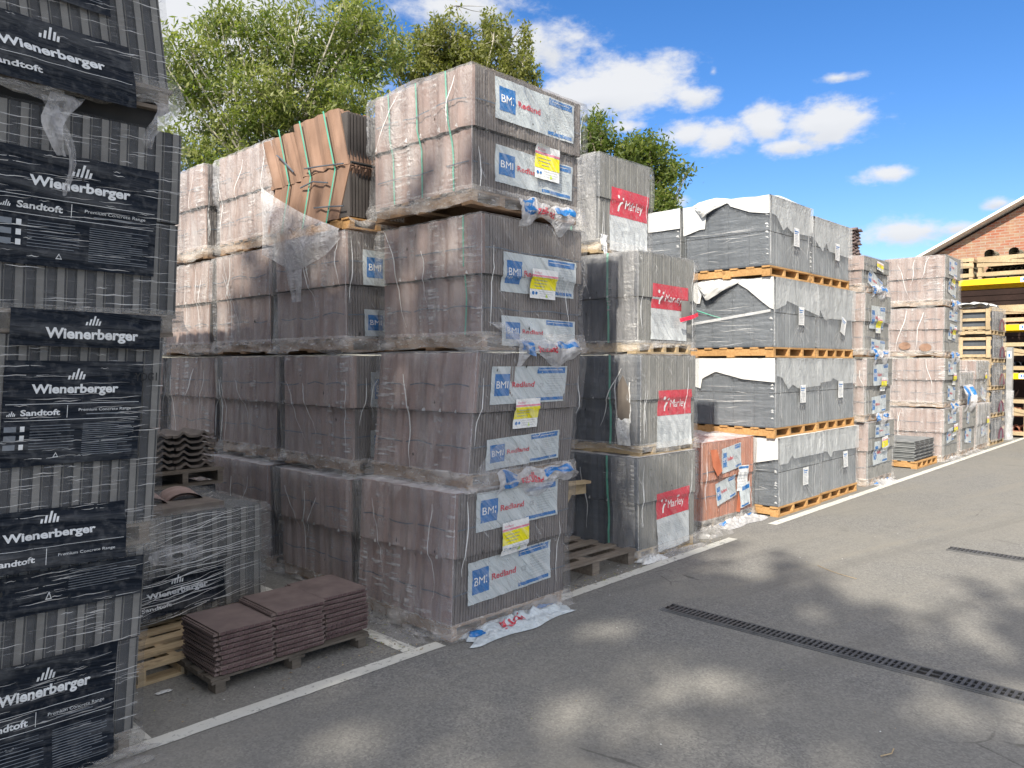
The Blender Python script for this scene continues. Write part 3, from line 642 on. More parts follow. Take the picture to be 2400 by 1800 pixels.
# ================================================================ bundles behind the corner stack, up the side of the bay
def side_col(ci, x0, y0, D, tops, where, W=1.0, tiers=(1, 2, 3, 4), seed=30):
    out = {}
    for t in tiers:
        z0 = {1: 0, 2: .92, 3: 1.83, 4: 2.745}[t]; r = random.Random(seed + t); dx = r.uniform(-.03, .03)
        sd = 'film_milky' if t == 4 else 'film_clear'
        lb = [('B', -.38, .50, .76, .26, 0, 0, 5), ('B', -.36, .12, .74, .2, 0, 0, 5)] if ci == 2 and t in (2, 3) else []
        out[t] = pink_bundle('%s brown tile bundle of the %s' % (TIER[t], where), x0 + dx, y0 + r.uniform(-.02, .02), z0, W, D, .885 if t < 4 else tops, seed + t, r.uniform(-.02, .04), r.uniform(-.02, .02), side=sd, face='tile_pink', group='brown tile bundles lining the bay', labs=lb, seams=3, front='film_front')
    return out
sc2 = side_col(2, 3.27, 4.79, 1.0, .88, 'column just behind the corner stack', tiers=(1, 2, 3), seed=40)
sc3 = side_col(3, 3.27, 5.97, 1.0, .88, 'middle column along the bay', seed=50)
sc4 = side_col(4, 3.27, 7.15, 1.0, .88, 'fourth column along the bay', seed=60)

sc5 = side_col(5, 3.27, 8.28, 1.05, .88, 'last column at the end of the bay', seed=65)
# open bundle with bare tiles on top of the second column
ob = Bundle('bare brown tile bundle in green straps, half out of its torn film', 'tile pallet', None, 3.27, 4.80, 2.745, 1.0, 1.08, .90, ph=.08, seed=71, loose=.6)
def pack(y0, y1, zb, zt, sb, st, xo, n, seed, rx0=-.5, rx1=.5):
    """one strapped pack of tiles: n tiles on edge, top pushed sideways"""
    mb = MB(); r = random.Random(seed); p = (rx1 - rx0) / n
    for i in range(n):
        x = rx0 + i * p; j = r.uniform(-.004, .004); dz = r.uniform(-.006, .006); N = 24; prof = []
        for k in range(N + 1):
            u = k / N; q = u * 3 * (y1 - y0) / 1.0; f = q - int(q); h = 0
            for cc in (.28, .74): h += max(0, 1 - abs(f - cc) / .14) ** .6
            prof.append((y0 + (y1 - y0) * u, .014 * min(1, h) - (.006 if f < .06 else 0)))
        vs = []
        for z, sy in ((zb, sb), (zt, st)):
            for y, h in prof: vs.append((x + xo * (z - zb) - h + j, y + sy, z + dz))
            for y, h in prof: vs.append((x + xo * (z - zb) - h + .016 + j, y + sy, z + dz))
        M = N + 1; a = 0; fs = []
        for k in range(N):
            fs += [(k, k + 1, 2*M + k + 1, 2*M + k), (M + k + 1, M + k, 3*M + k, 3*M + k + 1), (2*M + k, 2*M + k + 1, 3*M + k + 1, 3*M + k), (k + 1, k, M + k, M + k + 1)]
        fs += [(0, 2*M, 3*M, M), (N, M + N, 3*M + N, 2*M + N)]
        mb.add(vs, fs, 'tile_exposed')
        mb.box((x + .010, y0 + .02 + min(sb, st), zb + .01), (x + p, y1 - .02 + min(sb, st), zt - .04), 'tile_gap')
    return mb.build('tile_pack', ob.root)
pack(-.54, .12, .08, .46, .16, .0, 0, 34, 1); pack(.12, .54, .08, .44, .12, -.02, 0, 34, 2)
pack(-.52, .10, .47, .90, .0, .12, -.02, 34, 3); pack(.10, .62, .45, .86, -.02, .14, -.03, 34, 4)
pallet_mb(1.0, 1.06, .08, 'wood_orange', seed=7).build('pallet', ob.root)
for y, s0, s1 in ((-.36, .10, -.02), (-.02, .10, -.02), (.32, .08, -.04)):
    mb = MB(); mb.ribbon([(-.522 - .004, y + s0, .06), (-.522, y + s1, .45), (-.530, y + s1, .47), (-.545, y + s1 + .12, .90)], .018, 'strap_green', (0, 1, 0)); mb.build('strap', ob.root)
for pts in ([(-.53, -.50, .47), (-.54, -.2, .50), (-.54, .02, .52)], [(-.535, -.30, .36), (-.54, -.10, .40), (-.54, .08, .38)], [(-.54, .18, .52), (-.55, .36, .66), (-.54, .44, .70)], [(-.53, -.50, .16), (-.54, -.3, .18), (-.53, -.1, .20)]):
    mb = MB(); mb.tube(pts, .006, 'strap_steel', 5); mb.build('banding_wire', ob.root)
mb = MB(); mb.tube([(-.5, -.555, .475), (.5, -.555, .475)], .012, 'tear_gap_dark', 5); mb.build('banding_wire', ob.root)
def drape(u, v):
    # film slipped off the side, sagging from the middle of the bundle
    y = .58 - u * 1.12; top = .40 - .42 * u ** .8 + .06 * (1 - u); bot = -.10 - .16 * math.sin(u * 3.14) - .05 * nz(u * 3, 1, 2)
    z = top + (bot - top) * v; x = -.60 - .045 * math.sin(v * 3.14) * math.sin(u * 3.14) - .03 * nz(u * 2.5, v * 2.5, 4); return (x, y, z)
flap(ob, drape, mat='film_bright', nu=30, nv=16)
def drape2(u, v):
    y = -.48 - u * .02; x = -.56 + u * .85; z = .08 - .10 * v + .05 * nz(u * 4, v * 2, 9); return (x, y - .09 - .06 * math.sin(v * 3) - .04 * nz(u * 6, v * 3, 5), z)
flap(ob, drape2, mat='film_skirt', nu=24, nv=6)
def drape3(u, v):
    w = .30 * (1 - .5 * v); y = .10 + (u - .5) * w; return (-.60 - .02 * nz(u * 3, v * 3, 6), y - .05 * v, -.12 - .40 * v)
flap(ob, drape3, mat='film_milky', nu=10, nv=8)

# ================================================================ stack with red labels
RG = 'grey tile bundles of the stack with red labels'
RS = 'grey tile bundle with red label, '
def red_bundle(t, x0, y0, z0, W, H, seed, shx, lab, label, straps=(-.28,), **k):
    b = Bundle(label, 'tile pallet', RG, x0, y0, z0, W, 1.15, H, ph=.10, shx=shx, seed=seed, loose=.9)
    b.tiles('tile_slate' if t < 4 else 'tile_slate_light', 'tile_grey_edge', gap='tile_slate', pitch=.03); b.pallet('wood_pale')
    b.wrap(side='film_stretch' if t < 3 else 'film_clear', front='film_front', skirt='film_skirt', seams=1, skirt_out=.35, skirt_drop=.0, front_seams=3)
    lab_red(b, *lab); b.straps(straps, w=.022)
    # pale film laid on to lighten the sunlit strip by the front corner
    mb = MB(); mb.grid(lambda u, v: b.left(-.575 + u * .24, .11 + v * (H - .11), .008), 5, 10, 'film_clear'); mb.build('sunlit_band', b.root, smooth=True)
    return b
m1 = red_bundle(1, 5.58, 3.84, 0, .94, .92, 81, -.02, (-.18, .04, .55, .53, .035), 'bottom ' + RS + 'beside the empty grey pallet')
m2 = red_bundle(2, 5.60, 3.84, .92, .90, .90, 82, .0, (-.20, .06, .58, .52, .0), 'second ' + RS + 'its film split open at the corner')
m3 = red_bundle(3, 5.61, 3.88, 1.83, .91, .90, 83, .0, (-.26, .13, .60, .50, -.01), 'third ' + RS + 'the label torn at its right end')
m4 = red_bundle(4, 5.60, 4.30, 2.755, .80, .90, 84, .0, (-.24, .04, .60, .58, -.02), 'top ' + RS + 'set back and reaching above its neighbours')
mb = MB()   # split in the second bundle's film, torn piece hanging
mb.add([m2.left(-.50, .30, .012), m2.left(-.43, .18, .012), m2.left(-.36, .30, .012), m2.left(-.36, .60, .012), m2.left(-.43, .72, .012), m2.left(-.51, .58, .012)], [(0, 1, 2, 3, 4, 5)], 'tile_taupe')
mb.ribbon([m2.left(-.51 + .008 * (i % 2), .30 + .06 * i, .016) for i in range(7)], .012, 'film_seam', (0, 1, 0)); mb.ribbon([m2.left(-.36 + .01 * (i % 2), .2 + .08 * i, .016) for i in range(7)], .012, 'film_seam', (0, 1, 0))
mb.grid(lambda u, v: m2.left(-.51 + u * .14, .34 - v * .24, .02 + .012 * math.sin(v * 4)), 3, 5, 'print_white'); mb.build('torn_film', m2.root, smooth=True)
mb = MB()
mb.add([m3.front(.20, .50, .012), m3.front(.34, .50, .012), m3.front(.36, .36, .012), m3.front(.22, .34, .012)], [(3, 2, 1, 0)], 'tile_grey_edge')
mb.grid(lambda u, v: m3.front(.16 + u * .30, .33 + u * .07 - v * .035, .03 + .03 * math.sin(u * 3) + .01 * v), 6, 2, 'print_marley'); mb.build('torn_film', m3.root, smooth=True)
tail(m4, -.36, .12, .20, .03, 'torn_film', 'film_seam', 3, .16, -.3)
# ================================================================ slate-grey bundles under white covers
WG = 'slate grey bundles under white covers on orange pallets'
def cover_bundle(label, x0, y0, z0, W, D, H, seed, shx=0., side_drop=None, front_drop=None, tagp=(.02, .36), arch=.02, tag_ang=0.):
    b = Bundle(label, 'tile pallet', WG, x0, y0, z0, W, D, H, ph=.115, shx=shx, seed=seed, loose=.8, step=.0)
    b.tiles('tile_slate_light', 'tile_grey', gap='tile_slate_light', pitch=.026, groove=.005, roll=.0015, ntile=4)
    pallet_mb(W + .02, D + .02, .115, 'wood_orange', seed=seed, stringers=4 if seed % 2 else 5, boards=6).build('pallet', b.root)
    def creases(mb):
        r = random.Random(seed)
        for k in range(9):     # gathered under the paper tag
            a = -2.8 + k * .32 + r.uniform(-.1, .1); L = r.uniform(.12, .40); cx, cz = tagp[0] + .07, tagp[1] + .03; pts = []
            for i in range(8):
                t = i / 7; pts.append(b.front(max(-W/2, min(W/2, cx + math.cos(a) * L * t)), max(.14, cz + math.sin(a) * L * t - .05 * t * t), .006))
            mb.ribbon(pts, .007, 'film_strand_glint', (math.sin(a), 0, -math.cos(a)), lambda t: 1.2 - t)
        for k in range(9):     # bright nicks down the front corner
            z = .15 + (H - .35) * r.random(); q = r.uniform(.004, .03); mb.add([b.T(-W/2 - .027, -D/2 - .01, z), b.T(-W/2 - .027 - .006, -D/2 + q + .01, z + r.uniform(0, .02)), b.T(-W/2 - .027, -D/2 + .01, z + r.uniform(.01, .03))], [(0, 1, 2)], 'film_strand_glint')
        for k in range(14):    # horizontal tension streaks on the side face
            y = r.uniform(-.45, .1) * D; L = r.uniform(.1, .5) * D; z = r.uniform(.16, H - .3); sl = r.uniform(-.05, .03)
            mb.ribbon([b.left(min(D/2, y + L * i / 6), z + sl * i / 6, .004) for i in range(7)], r.uniform(.002, .005), 'film_strand_glint', (0, 0, 1), lambda t: math.sin(t * 3.14) + .1)
    b.wrap(side='film_stretch', front='film_front', skirt=None, seams=0, front_seams=1, holes=0, cap=False, zb=.13, extra=creases)
    sd = side_drop or (lambda c: .20 + .03 * math.sin(c * 7)); fd = front_drop or (lambda c: .30)
    mb = MB(); o = b.out + .012; N = 44
    def rim(x, y, a, bb, z): d = o + b.disp(x, y, z) + .01 * abs(nz(x * 12, y * 12, z * 3, seed)); return b.T(x + a * d, y + bb * d, z)
    mb.grid(lambda u, v: rim(-W/2, -D/2 + D * u, -1, -.6 * (u < .02) + .6 * (u > .98), H + .006 - sd(u) * v), N, 6, 'cover_white')
    mb.grid(lambda u, v: rim(-W/2 + W * u, -D/2, -.6 * (u < .02) + .6 * (u > .98), -1, H + .006 - fd(u) * v), N, 8, 'film_cover_front')
    mb.grid(lambda u, v: rim(W/2, -D/2 + D * u, 1, 0, H + .006 - .2 * v), 10, 2, 'cover_white')
    mb.grid(lambda u, v: rim(-W/2 + W * u, D/2, 0, 1, H + .006 - .2 * v), 10, 2, 'cover_white')
    def capf(u, v):
        x = -W/2 - o + (W + 2 * o) * u; y = -D/2 - o + (D + 2 * o) * v; e = min(u, 1 - u, v, 1 - v)
        return b.T(x, y, H + .007 + (arch * math.sin(math.pi * u) * math.sin(math.pi * v) ** .5 if e > 0 else 0) + (.012 * nz(x * 4, y * 4, 0, seed) if e > 0 else 0))
    mb.grid(capf, 14, 14, 'cover_white'); mb.build('top_cover', b.root, smooth=True)
    s = Sheet(); w, h = .155, .21; s.rect(0, 0, w, h, 'print_white', 0); s.rect(w * .1, h * .78, w * .85, h * .84, 'print_blue', 1); s.rect(w * .1, h * .68, w * .7, h * .72, 'print_blue', 1)
    s.lines(w * .1, h * .1, w * .85, h * .6, 7, 'print_grey', 1, .004, seed); s.poly([(w*.08, h*.86), (w*.2, h*.86), (w*.14, h*.97)], 'print_blue', 1)
    s.build(lambda x, z, off: b.front(x, z, off + .015), 'paper_tag', b.root, (tagp[0], tagp[1]), tag_ang)
    return b
def dropfn(pts):
    def f(c):
        for (a, p), (b_, q) in zip(pts, pts[1:]):
            if a <= c <= b_: return p + (q - p) * (c - a) / max(1e-6, b_ - a)
        return pts[-1][1]
    return f
WS = 'white-covered slate bundle, '
tri = dropfn([(0, .20), (.10, .22), (.24, .36), (.34, .30), (.46, .35), (1, .33)])
a1 = cover_bundle('bottom ' + WS + 'standing behind the orange tile bundle', 8.32, 3.83, 0, 1.17, 1.05, .895, 101, -.03, dropfn([(0, .24), (.12, .27), (.25, .30), (1, .3)]), dropfn([(0, .30), (.15, .30), (.25, .22), (.3, .26), (1, .26)]), (.0, .30))
a2 = cover_bundle('second ' + WS + 'nearer column, torn point on the cover', 8.23, 3.84, .90, 1.17, 1.05, .895, 103, -.01, dropfn([(0, .27), (.35, .24), (.66, .16), (.68, .16), (.84, .24), (.86, .36), (1, .32)]), tri, (.0, .38))
a3 = cover_bundle('third ' + WS + 'nearer column, cover peeled back in folds', 8.19, 3.84, 1.81, 1.14, 1.03, .885, 105, -.02, dropfn([(0, .36), (.12, .26), (.28, .12), (.42, .03), (.44, .02), (.82, .02), (.86, .25), (.92, .25), (1, .14)]), dropfn([(0, .36), (.2, .30), (.22, .25), (1, .38)]), (.0, .38))
a4 = cover_bundle('top ' + WS + 'nearer column, cover arched with a hanging fold', 8.10, 3.85, 2.71, 1.07, 1.03, .87, 107, -.03, dropfn([(0, .20), (.2, .16), (.44, .06), (.46, .02), (.72, .02), (.74, .28), (.82, .28), (1, .33)]), tri, (.0, .38), arch=.11)
c0 = [cover_bundle('%s %smostly hidden behind the nearer white-covered column' % (TIER[t], WS), 8.12, 5.0, (t - 1) * .905, 1.1, 1.05, .88, 120 + t, 0, dropfn([(0, .24), (1, .24)]), dropfn([(0, .22), (1, .24)])) for t in (1, 2, 3, 4)]
b1 = cover_bundle('bottom ' + WS + 'far column, cover ragged at the corner', 9.58, 3.86, 0, 1.2, 1.05, .895, 108, -.04, None, dropfn([(0, .25), (.12, .27), (.22, .36), (.26, .28), (1, .30)]), (.05, .38))
b2 = cover_bundle('second ' + WS + 'far column beside the plain brown stack', 9.46, 3.86, .90, 1.2, 1.05, .895, 110, -.03, None, dropfn([(0, .30), (.3, .28), (.33, .24), (.6, .32), (1, .32)]), (-.02, .40))
b3 = cover_bundle('third ' + WS + 'far column, its paper tag tilted', 9.42, 3.86, 1.81, 1.16, 1.05, .885, 112, -.02, None, dropfn([(0, .30), (.12, .42), (.3, .40), (1, .40)]), (.06, .34), tag_ang=-.35)
b4 = cover_bundle('top ' + WS + 'far column beside the loose tiles', 9.26, 3.86, 2.71, 1.16, 1.05, .80, 114, -.01, None, dropfn([(0, .28), (.2, .40), (.28, .28), (.35, .38), (1, .40)]), (.03, .34))
def fold_flap(b, y0, y1, dz, dx, seed, lift=.03):
    """cover edge folded back over itself, sagging below the top edge of the side face"""
    def f(u, v):
        y = y0 + (y1 - y0) * u; s_ = min(u / .72, (1 - u) / .28) ** .9 if 0 < u < 1 else 0
        pl = math.sin((u * 1.2 - v) * 13 + seed) * .012 + nz(u * 5, v * 9, seed) * .02
        z = b.H + lift * math.sin(u * 3.1) + .012 - dz * s_ * v + pl * .4 * s_; x = -b.W / 2 - .022 - dx * (math.sin(v * 2.5) * .55 + .1 * v) * s_ - (abs(pl) * 1.6) * s_
        return b.T(x, y, z)
    mb = MB(); mb.grid(f, 22, 14, 'cover_white'); mb.build('cover_fold', b.root, smooth=True)
fold_flap(a4, -.12, .42, .20, .10, 1, .05); fold_flap(a3, -.20, .44, .26, .16, 2)
mb = MB(); mb.tube([(-.62, .42, .56), (-.60, .25, .50), (-.595, .12, .46)], .006, 'strap_green', 5); mb.ribbon([a3.left(-.5 + i * .1, .40 + .012 * (10 - i), .012) for i in range(11)], .03, 'film_strand_glint', (0, 0, 1)); mb.build('torn_film', a3.root)

# ================================================================ orange bundle
og = Bundle('torn orange roof tile bundle, crumpled film at its foot', 'tile pallet', None, 7.06, 4.08, 0, 1.12, 1.0, .92, ph=.10, shx=.0, seed=131)
og.tiles('tile_orange', 'tile_terracotta', gap='tile_terracotta', pitch=.03); og.pallet('wood_grey'); og.wrap(side='film_clear', front='film_front', seams=3, lump=.05, front_seams=3)
og.wires([.34, .6])
lab_blue(og, -.16, .56, .44, .27, .10, 1); lab_blue(og, -.24, .22, .42, .24, .18, 1)
s = Sheet(); s.rect(0, 0, .25, .28, 'print_white', 3); s.rect(.01, .245, .24, .27, 'print_blue', 4); s.lines(.03, .04, .2, .2, 6, 'print_grey', 4); s.build(og.front, 'printed_label', og.root, (.14, .34), -.05)
s = Sheet(); s.rect(0, 0, .24, .26, 'print_pale', 3); s.rect(.05, .19, .23, .235, 'print_blue', 4); s.rect(.03, .01, .2, .03, 'print_blue', 4); s.text('CE', .05, .1, .03, 'print_grey', 4); s.build(og.front, 'printed_label', og.root, (.22, .14), .08)
mb = MB(); mb.add([og.front(-.33, .84, .012), og.front(-.20, .60, .012), og.front(-.30, .55, .012), og.front(-.40, .66, .012), og.front(-.45, .84, .012)], [(4, 3, 2, 1, 0)], 'tile_orange'); mb.build('torn_opening', og.root); mb = MB(); mb.add([og.front(.16, .34, .014), og.front(.22, .20, .014), og.front(.20, .10, .014), og.front(.12, .12, .014)], [(3, 2, 1, 0)], 'tile_orange'); mb.build('torn_opening', og.root)
mb = MB(); mb.grid(lambda u, v: og.left(-.5 + u * .5, .35 + v * .5, .03 + .05 * abs(nz(u * 6, v * 6, 3))), 16, 16, 'film_milky'); mb.build('torn_film', og.root, smooth=True)

# ================================================================ plain brown stack, far brown stack
def far_bundle(label, x0, y0, z0, W, D, H, seed, group, labs, shx=0., shy=0., side='film_clear', **k):
    return pink_bundle(label, x0, y0, z0, W, D, H, seed, shx, shy, group=group, labs=labs, side=side, seams=3, skirt_out=.8, face='tile_pink', edge='tile_grey_edge', **k)
GD = 'brown bundles of the stack beside the white covers'; GE = 'brown bundles of the far stack by the grey slabs'
D_ = 'plain-fronted bundle beside the white covers, '
d1 = far_bundle('bottom ' + D_ + 'paper scraps at its foot', 11.22, 3.88, 0, 1.07, 1.05, .905, 141, GD, [('B', -.30, .28, .60, .34, .02, 1, 1), ('Y', -.06, .45, .24, .22, .08), ('B', -.30, .68, .6, .18, .0, 1, 2)])
d2 = far_bundle('second ' + D_ + 'two creased labels', 11.12, 3.88, .92, 1.05, 1.05, .895, 142, GD, [('B', -.28, .50, .60, .30, .03, 1, 3), ('Y', -.03, .42, .22, .20, .0), ('B', -.26, .10, .58, .24, .05, 1, 4)])
d3 = far_bundle('third ' + D_ + 'under the low film-wrapped layer', 11.03, 3.88, 1.83, 1.04, 1.05, .885, 143, GD, [('B', -.32, .40, .58, .32, .0, 1, 5), ('Y', -.14, .34, .22, .24, .0), ('B', -.25, .06, .56, .2, -.05, 1, 6)])
d4 = far_bundle('low top ' + D_ + 'loose tiles piled on it', 11.02, 3.90, 2.73, 1.02, 1.05, .50, 144, GD, [('B', -.34, .14, .60, .2, -.25, 1, 7), ('Y', -.1, .34, .26, .12, -.1)])
crumple(d3, -.25, .35, -.06, .16, 7); crumple(d4, -.3, .3, -.05, .16, 8); crumple(d2, -.25, .3, -.05, .15, 9)
E_ = 'brown bundle of the far stack behind the grey slabs, '
e1 = far_bundle('bottom ' + E_ + 'partly hidden by the slabs', 14.97, 3.90, 0, .98, .97, .93, 151, GE, [('B', -.26, .30, .5, .26, .1, 1, 1), ('Y', .04, .42, .22, .22, .05), ('B', -.28, .66, .5, .2, 0, 1, 2)])
e2 = far_bundle('second ' + E_ + 'arched film folds over it', 14.95, 3.90, .95, .98, .97, .88, 152, GE, [('B', -.28, .58, .5, .24, .0, 1, 3), ('Y', -.05, .40, .22, .22, .0), ('B', -.22, .14, .48, .26, -.1, 1, 4)])
e3 = far_bundle('third ' + E_ + 'round holes torn low', 14.92, 3.90, 1.85, .98, .97, .87, 153, GE, [('B', -.24, .66, .5, .18, -.05, 1, 5), ('B', -.20, .32, .46, .28, -.08, 1, 6), ('Y', -.02, .34, .20, .2, .0)])
e4 = far_bundle('top ' + E_ + 'smooth rounded shoulders', 14.90, 3.90, 2.75, .98, .97, .88, 154, GE, [('B', -.30, .56, .56, .28, -.05, 1, 7), ('B', -.24, .26, .5, .24, -.2, 1, 8), ('Y', -.1, .38, .24, .16, -.1)])
crumple(e4, -.2, .3, -.06, .18, 10); crumple(e2, -.2, .3, -.08, .16, 11); crumple(e3, -.2, .3, -.07, .16, 12)
for y, z in ((-.22, .17), (.12, .2)): mb = MB(); mb.grid(lambda u, v: e3.left(y + .10 * math.cos(u * 6.28) * v, z + .07 * math.sin(u * 6.28) * v, .01), 14, 1, 'tile_exposed'); mb.build('torn_opening', e3.root)
# G and H : half-opened stacks
GG = 'low opened stacks before the slate crates'
g1 = far_bundle('bottom brown bundle of the opened stack left of the slate crates', 16.15, 3.90, 0, 1.0, 1.0, .93, 161, GG, [('B', -.25, .24, .5, .28, -.1, 1, 1), ('B', -.25, .62, .22, .22, -.2, 1, 2)])
g2 = far_bundle('upper opened bundle with billowing film, left of the slate crates', 16.12, 3.95, .95, 1.0, 1.0, .62, 162, GG, [], front='film_milky')
crumple(g2, -.4, .3, -.12, .5, 13, None, 'film_bright', .16)
h1 = far_bundle('bottom grey wrapped bundle just before the slate crates', 17.35, 3.92, 0, .98, 1.0, .93, 163, GG, [('B', -.1, .25, .4, .22, .1, 1, 1), ('Y', .1, .46, .2, .2, 0)], front='film_milky')
h2 = far_bundle('upper grey wrapped bundle with creased labels before the slate crates', 17.35, 3.95, .95, .98, 1.0, .84, 164, GG, [('B', -.1, .12, .42, .24, -.3, 1, 1), ('Y', .08, .40, .18, .18, .2)], front='film_milky')
for k in range(5):   # loose tiles on the opened bundle
    mb = MB(); mb.box((-.21, -.17, 0), (.21, .17, .028), 'tile_terracotta'); mb.box((-.21, -.17, .028), (-.17, .17, .036), 'tile_terracotta')
    o = mb.build('roof_tile', None, loc=(16.55 + .01 * (k % 2), 4.35, 1.585 + k * .04), rz=1.57 + .02 * k)
    tag(o, '%s loose red-brown tile on the opened bundle left of the crates' % ('lowest', 'second', 'middle', 'fourth', 'uppermost')[k], 'roof tile', 'loose tiles on the opened bundle')
# slate crates
def crate(label, x0, y0, z0, seed, wrapped=False):
    W, D, H = 1.25, 1.05, .555; rt = empty('slate_crate', (x0 + W/2, y0 + D/2, z0)); tag(rt, label, 'crate', 'timber slate crates by the yellow rack'); r = random.Random(seed)
    pallet_mb(W, D, .10, 'wood_pale', seed=seed, stringers=5).build('pallet', rt)
    mb = MB(); n = 44
    for i in range(n): x = -W/2 + .04 + (W - .08) * i / n; mb.box((x, -D/2 + .03, .10), (x + (W - .08) / n - .004, D/2 - .03, H - .05 + r.uniform(-.004, .004)), 'tile_slate_light')
    mb.build('slates', rt)
    mb = MB()
    for zz in (.14, .315, .50): mb.box((W/2 - .008, -D/2, zz - .03), (W/2 + .012, D/2, zz + .03), 'wood_pale')
    mb.bar((W/2 + .018, 0, .1), (W/2 + .018, 0, .54), .08, .012, 'wood_pale', up=(0, 1, 0)); mb.build('crate_frame', rt); mb = MB()
    for zz in (.14, .315, .50): mb.box((-W/2 - .012, -D/2, zz - .03), (-W/2 + .008, D/2, zz + .03), 'wood_pale')
    for yy in (-D/2 + .05, .04, D/2 - .05): mb.box((-W/2 - .034, yy - .04, .10), (-W/2 - .0125, yy + .04, .54), 'wood_pale')
    mb.build('crate_frame', rt)
    mb = MB(); o = .014
    mb.grid(lambda u, v: (-W/2 + W * u, -D/2 - o - .012 * nz(u * 6, v * 4, seed) - .01 * (1 - v), .08 + v * (H - .06)), 16, 8, 'film_milky')
    mb.grid(lambda u, v: (-W/2 - .04 + (W + .06) * u, -D/2 - o + D * v * 1.0, H + .004 + .03 * abs(nz(u * 5, v * 5, seed))), 12, 12, 'film_bright'); mb.build('shrink_wrap', rt, smooth=True)
    f = lambda x, z, off: (x, -D/2 - o - .014 - off - .012 * 0, z)
    s = Sheet(); s.poly([(.20 + .26 * math.cos(a / 12 * 3.1416), .10 + .24 * math.sin(a / 12 * 3.1416)) for a in range(13)], 'print_purple', 1)
    s.poly([(.20 + .12 * math.cos(a / 12 * 3.1416), .10 + .19 * math.sin(a / 12 * 3.1416)) for a in range(13)], 'print_dim', 2); s.poly([(.26, .10), (.46, .10), (.30, .30)], 'print_purple', 3)
    s.build(f, 'printed_label', rt, (0, .01), 0)
    mb = MB()
    for k in range(5): a = -.40 + k * .09; mb.ribbon([(a + .03 * math.sin(i * 1.3 + k), -D/2 - o - .02, .34 + i * .03) for i in range(6)], .012, 'film_seam', (1, 0, 0))
    mb.build('chalk_marks', rt)
    return rt
CN = ('lowest', 'second', 'middle', 'fourth', 'uppermost')
for k in range(5): crate('%s timber slate crate with purple arc print, by the yellow rack' % CN[k], 18.5 + (.03, .0, .04, .02, -.05)[k], 3.92, .0 + k * .585, 170 + k)
mb = MB(); mb.grid(lambda u, v: (18.45 + 1.1 * v, 4.0 + u * .95, 2.93 + .10 * abs(math.sin(u * 3 + .3)) * (1 - abs(v - .5)) + .10 * abs(nz(u * 4, v * 4, 3))), 24, 12, 'cover_white')
tag(mb.build('plastic_sheet', smooth=True), 'crumpled white plastic sheet heaped on the uppermost slate crate', 'plastic sheet')
# grey slabs before the far stack
rt = empty('timber_pallet', (14.22, 4.42, 0)); tag(rt, 'pale timber pallet carrying the grey slabs', 'pallet'); pallet_mb(1.12, 1.0, .12, 'wood_orange', seed=5).build('deck', rt)
for k in range(12):
    mb = MB(); mb.box((-.53, -.46, 0), (.53, .46, .021), 'slab_grey')
    for q in range(4): mb.box((-.50 + q * .26, -.462, .006), (-.30 + q * .26, -.4605, .016), 'tile_gap')
    o = mb.build('roof_slab', None, loc=(14.20 + .012 * math.sin(k * 2.1), 4.42 + .012 * math.cos(k * 3.3), .122 + k * .028), rz=.01 * math.sin(k))
    tag(o, 'grey roof slab, number %s from the bottom of the stack on the pale pallet' % ('one','two','three','four','five','six','seven','eight','nine','ten','eleven','twelve')[k], 'roof slab', 'grey slabs on the pale pallet')
# loose tiles on the low top bundle
def rolled_tile(mat, W=.42, D=.33, th=.02, amp=.024, mat2=None):
    """a double-roll tile lying flat: rolls run along x"""
    mb = MB(); N = 22
    def prof(u):
        f = (u * 2) % 1; return amp * math.exp(-((f - .5) / .17) ** 2) + (.006 if u < .06 else 0)
    top = []; bot = []
    for k in range(N + 1):
        u = k / N; y = -D/2 + D * u; h = prof(min(u, .9999)); top.append((y, h + th)); bot.append((y, h))
    vs = [(-W/2, y, z) for y, z in top] + [(-W/2, y, z) for y, z in bot] + [(W/2, y, z) for y, z in top] + [(W/2, y, z) for y, z in bot]; M = N + 1; fs = []; fe = []
    for k in range(N): fs += [(k, 2*M + k, 2*M + k + 1, k + 1), (M + k, M + k + 1, 3*M + k + 1, 3*M + k)]; fe += [(k, k + 1, M + k + 1, M + k), (2*M + k, 3*M + k, 3*M + k + 1, 2*M + k + 1)]
    fe += [(0, M, 3*M, 2*M), (N, 2*M + N, 3*M + N, M + N)]
    mb.add(vs, fs, mat); mb.add(vs, fe, mat2 or mat); return mb
base = None
def place_tiles(base, n, loc, rz, dz, group, fmt, jit=.012, seed=1, cat='roof tile', names=None, flip=False):
    r = random.Random(seed); N_ = names or ('lowest', 'second', 'third', 'fourth', 'fifth', 'sixth', 'seventh', 'eighth', 'ninth', 'tenth', 'eleventh')
    for k in range(n):
        o = base.copy(); COL.objects.link(o); nm = N_[k] if k < n - 1 else 'uppermost'
        o.location = (loc[0] + r.uniform(-jit, jit), loc[1] + r.uniform(-jit, jit), loc[2] + dz * k); o.rotation_euler = (0, 0, rz + r.uniform(-.03, .03))
        tag(o, fmt % nm, cat, group)
rb = rolled_tile('tile_umber').build('roof_tile')
place_tiles(rb, 9, (11.38, 4.30, 3.255), 1.6, .047, 'loose tiles on the low top bundle', '%s dark brown tile in the pile high beside the white covers', seed=3, jit=.022)
bpy.data.objects.remove(rb)

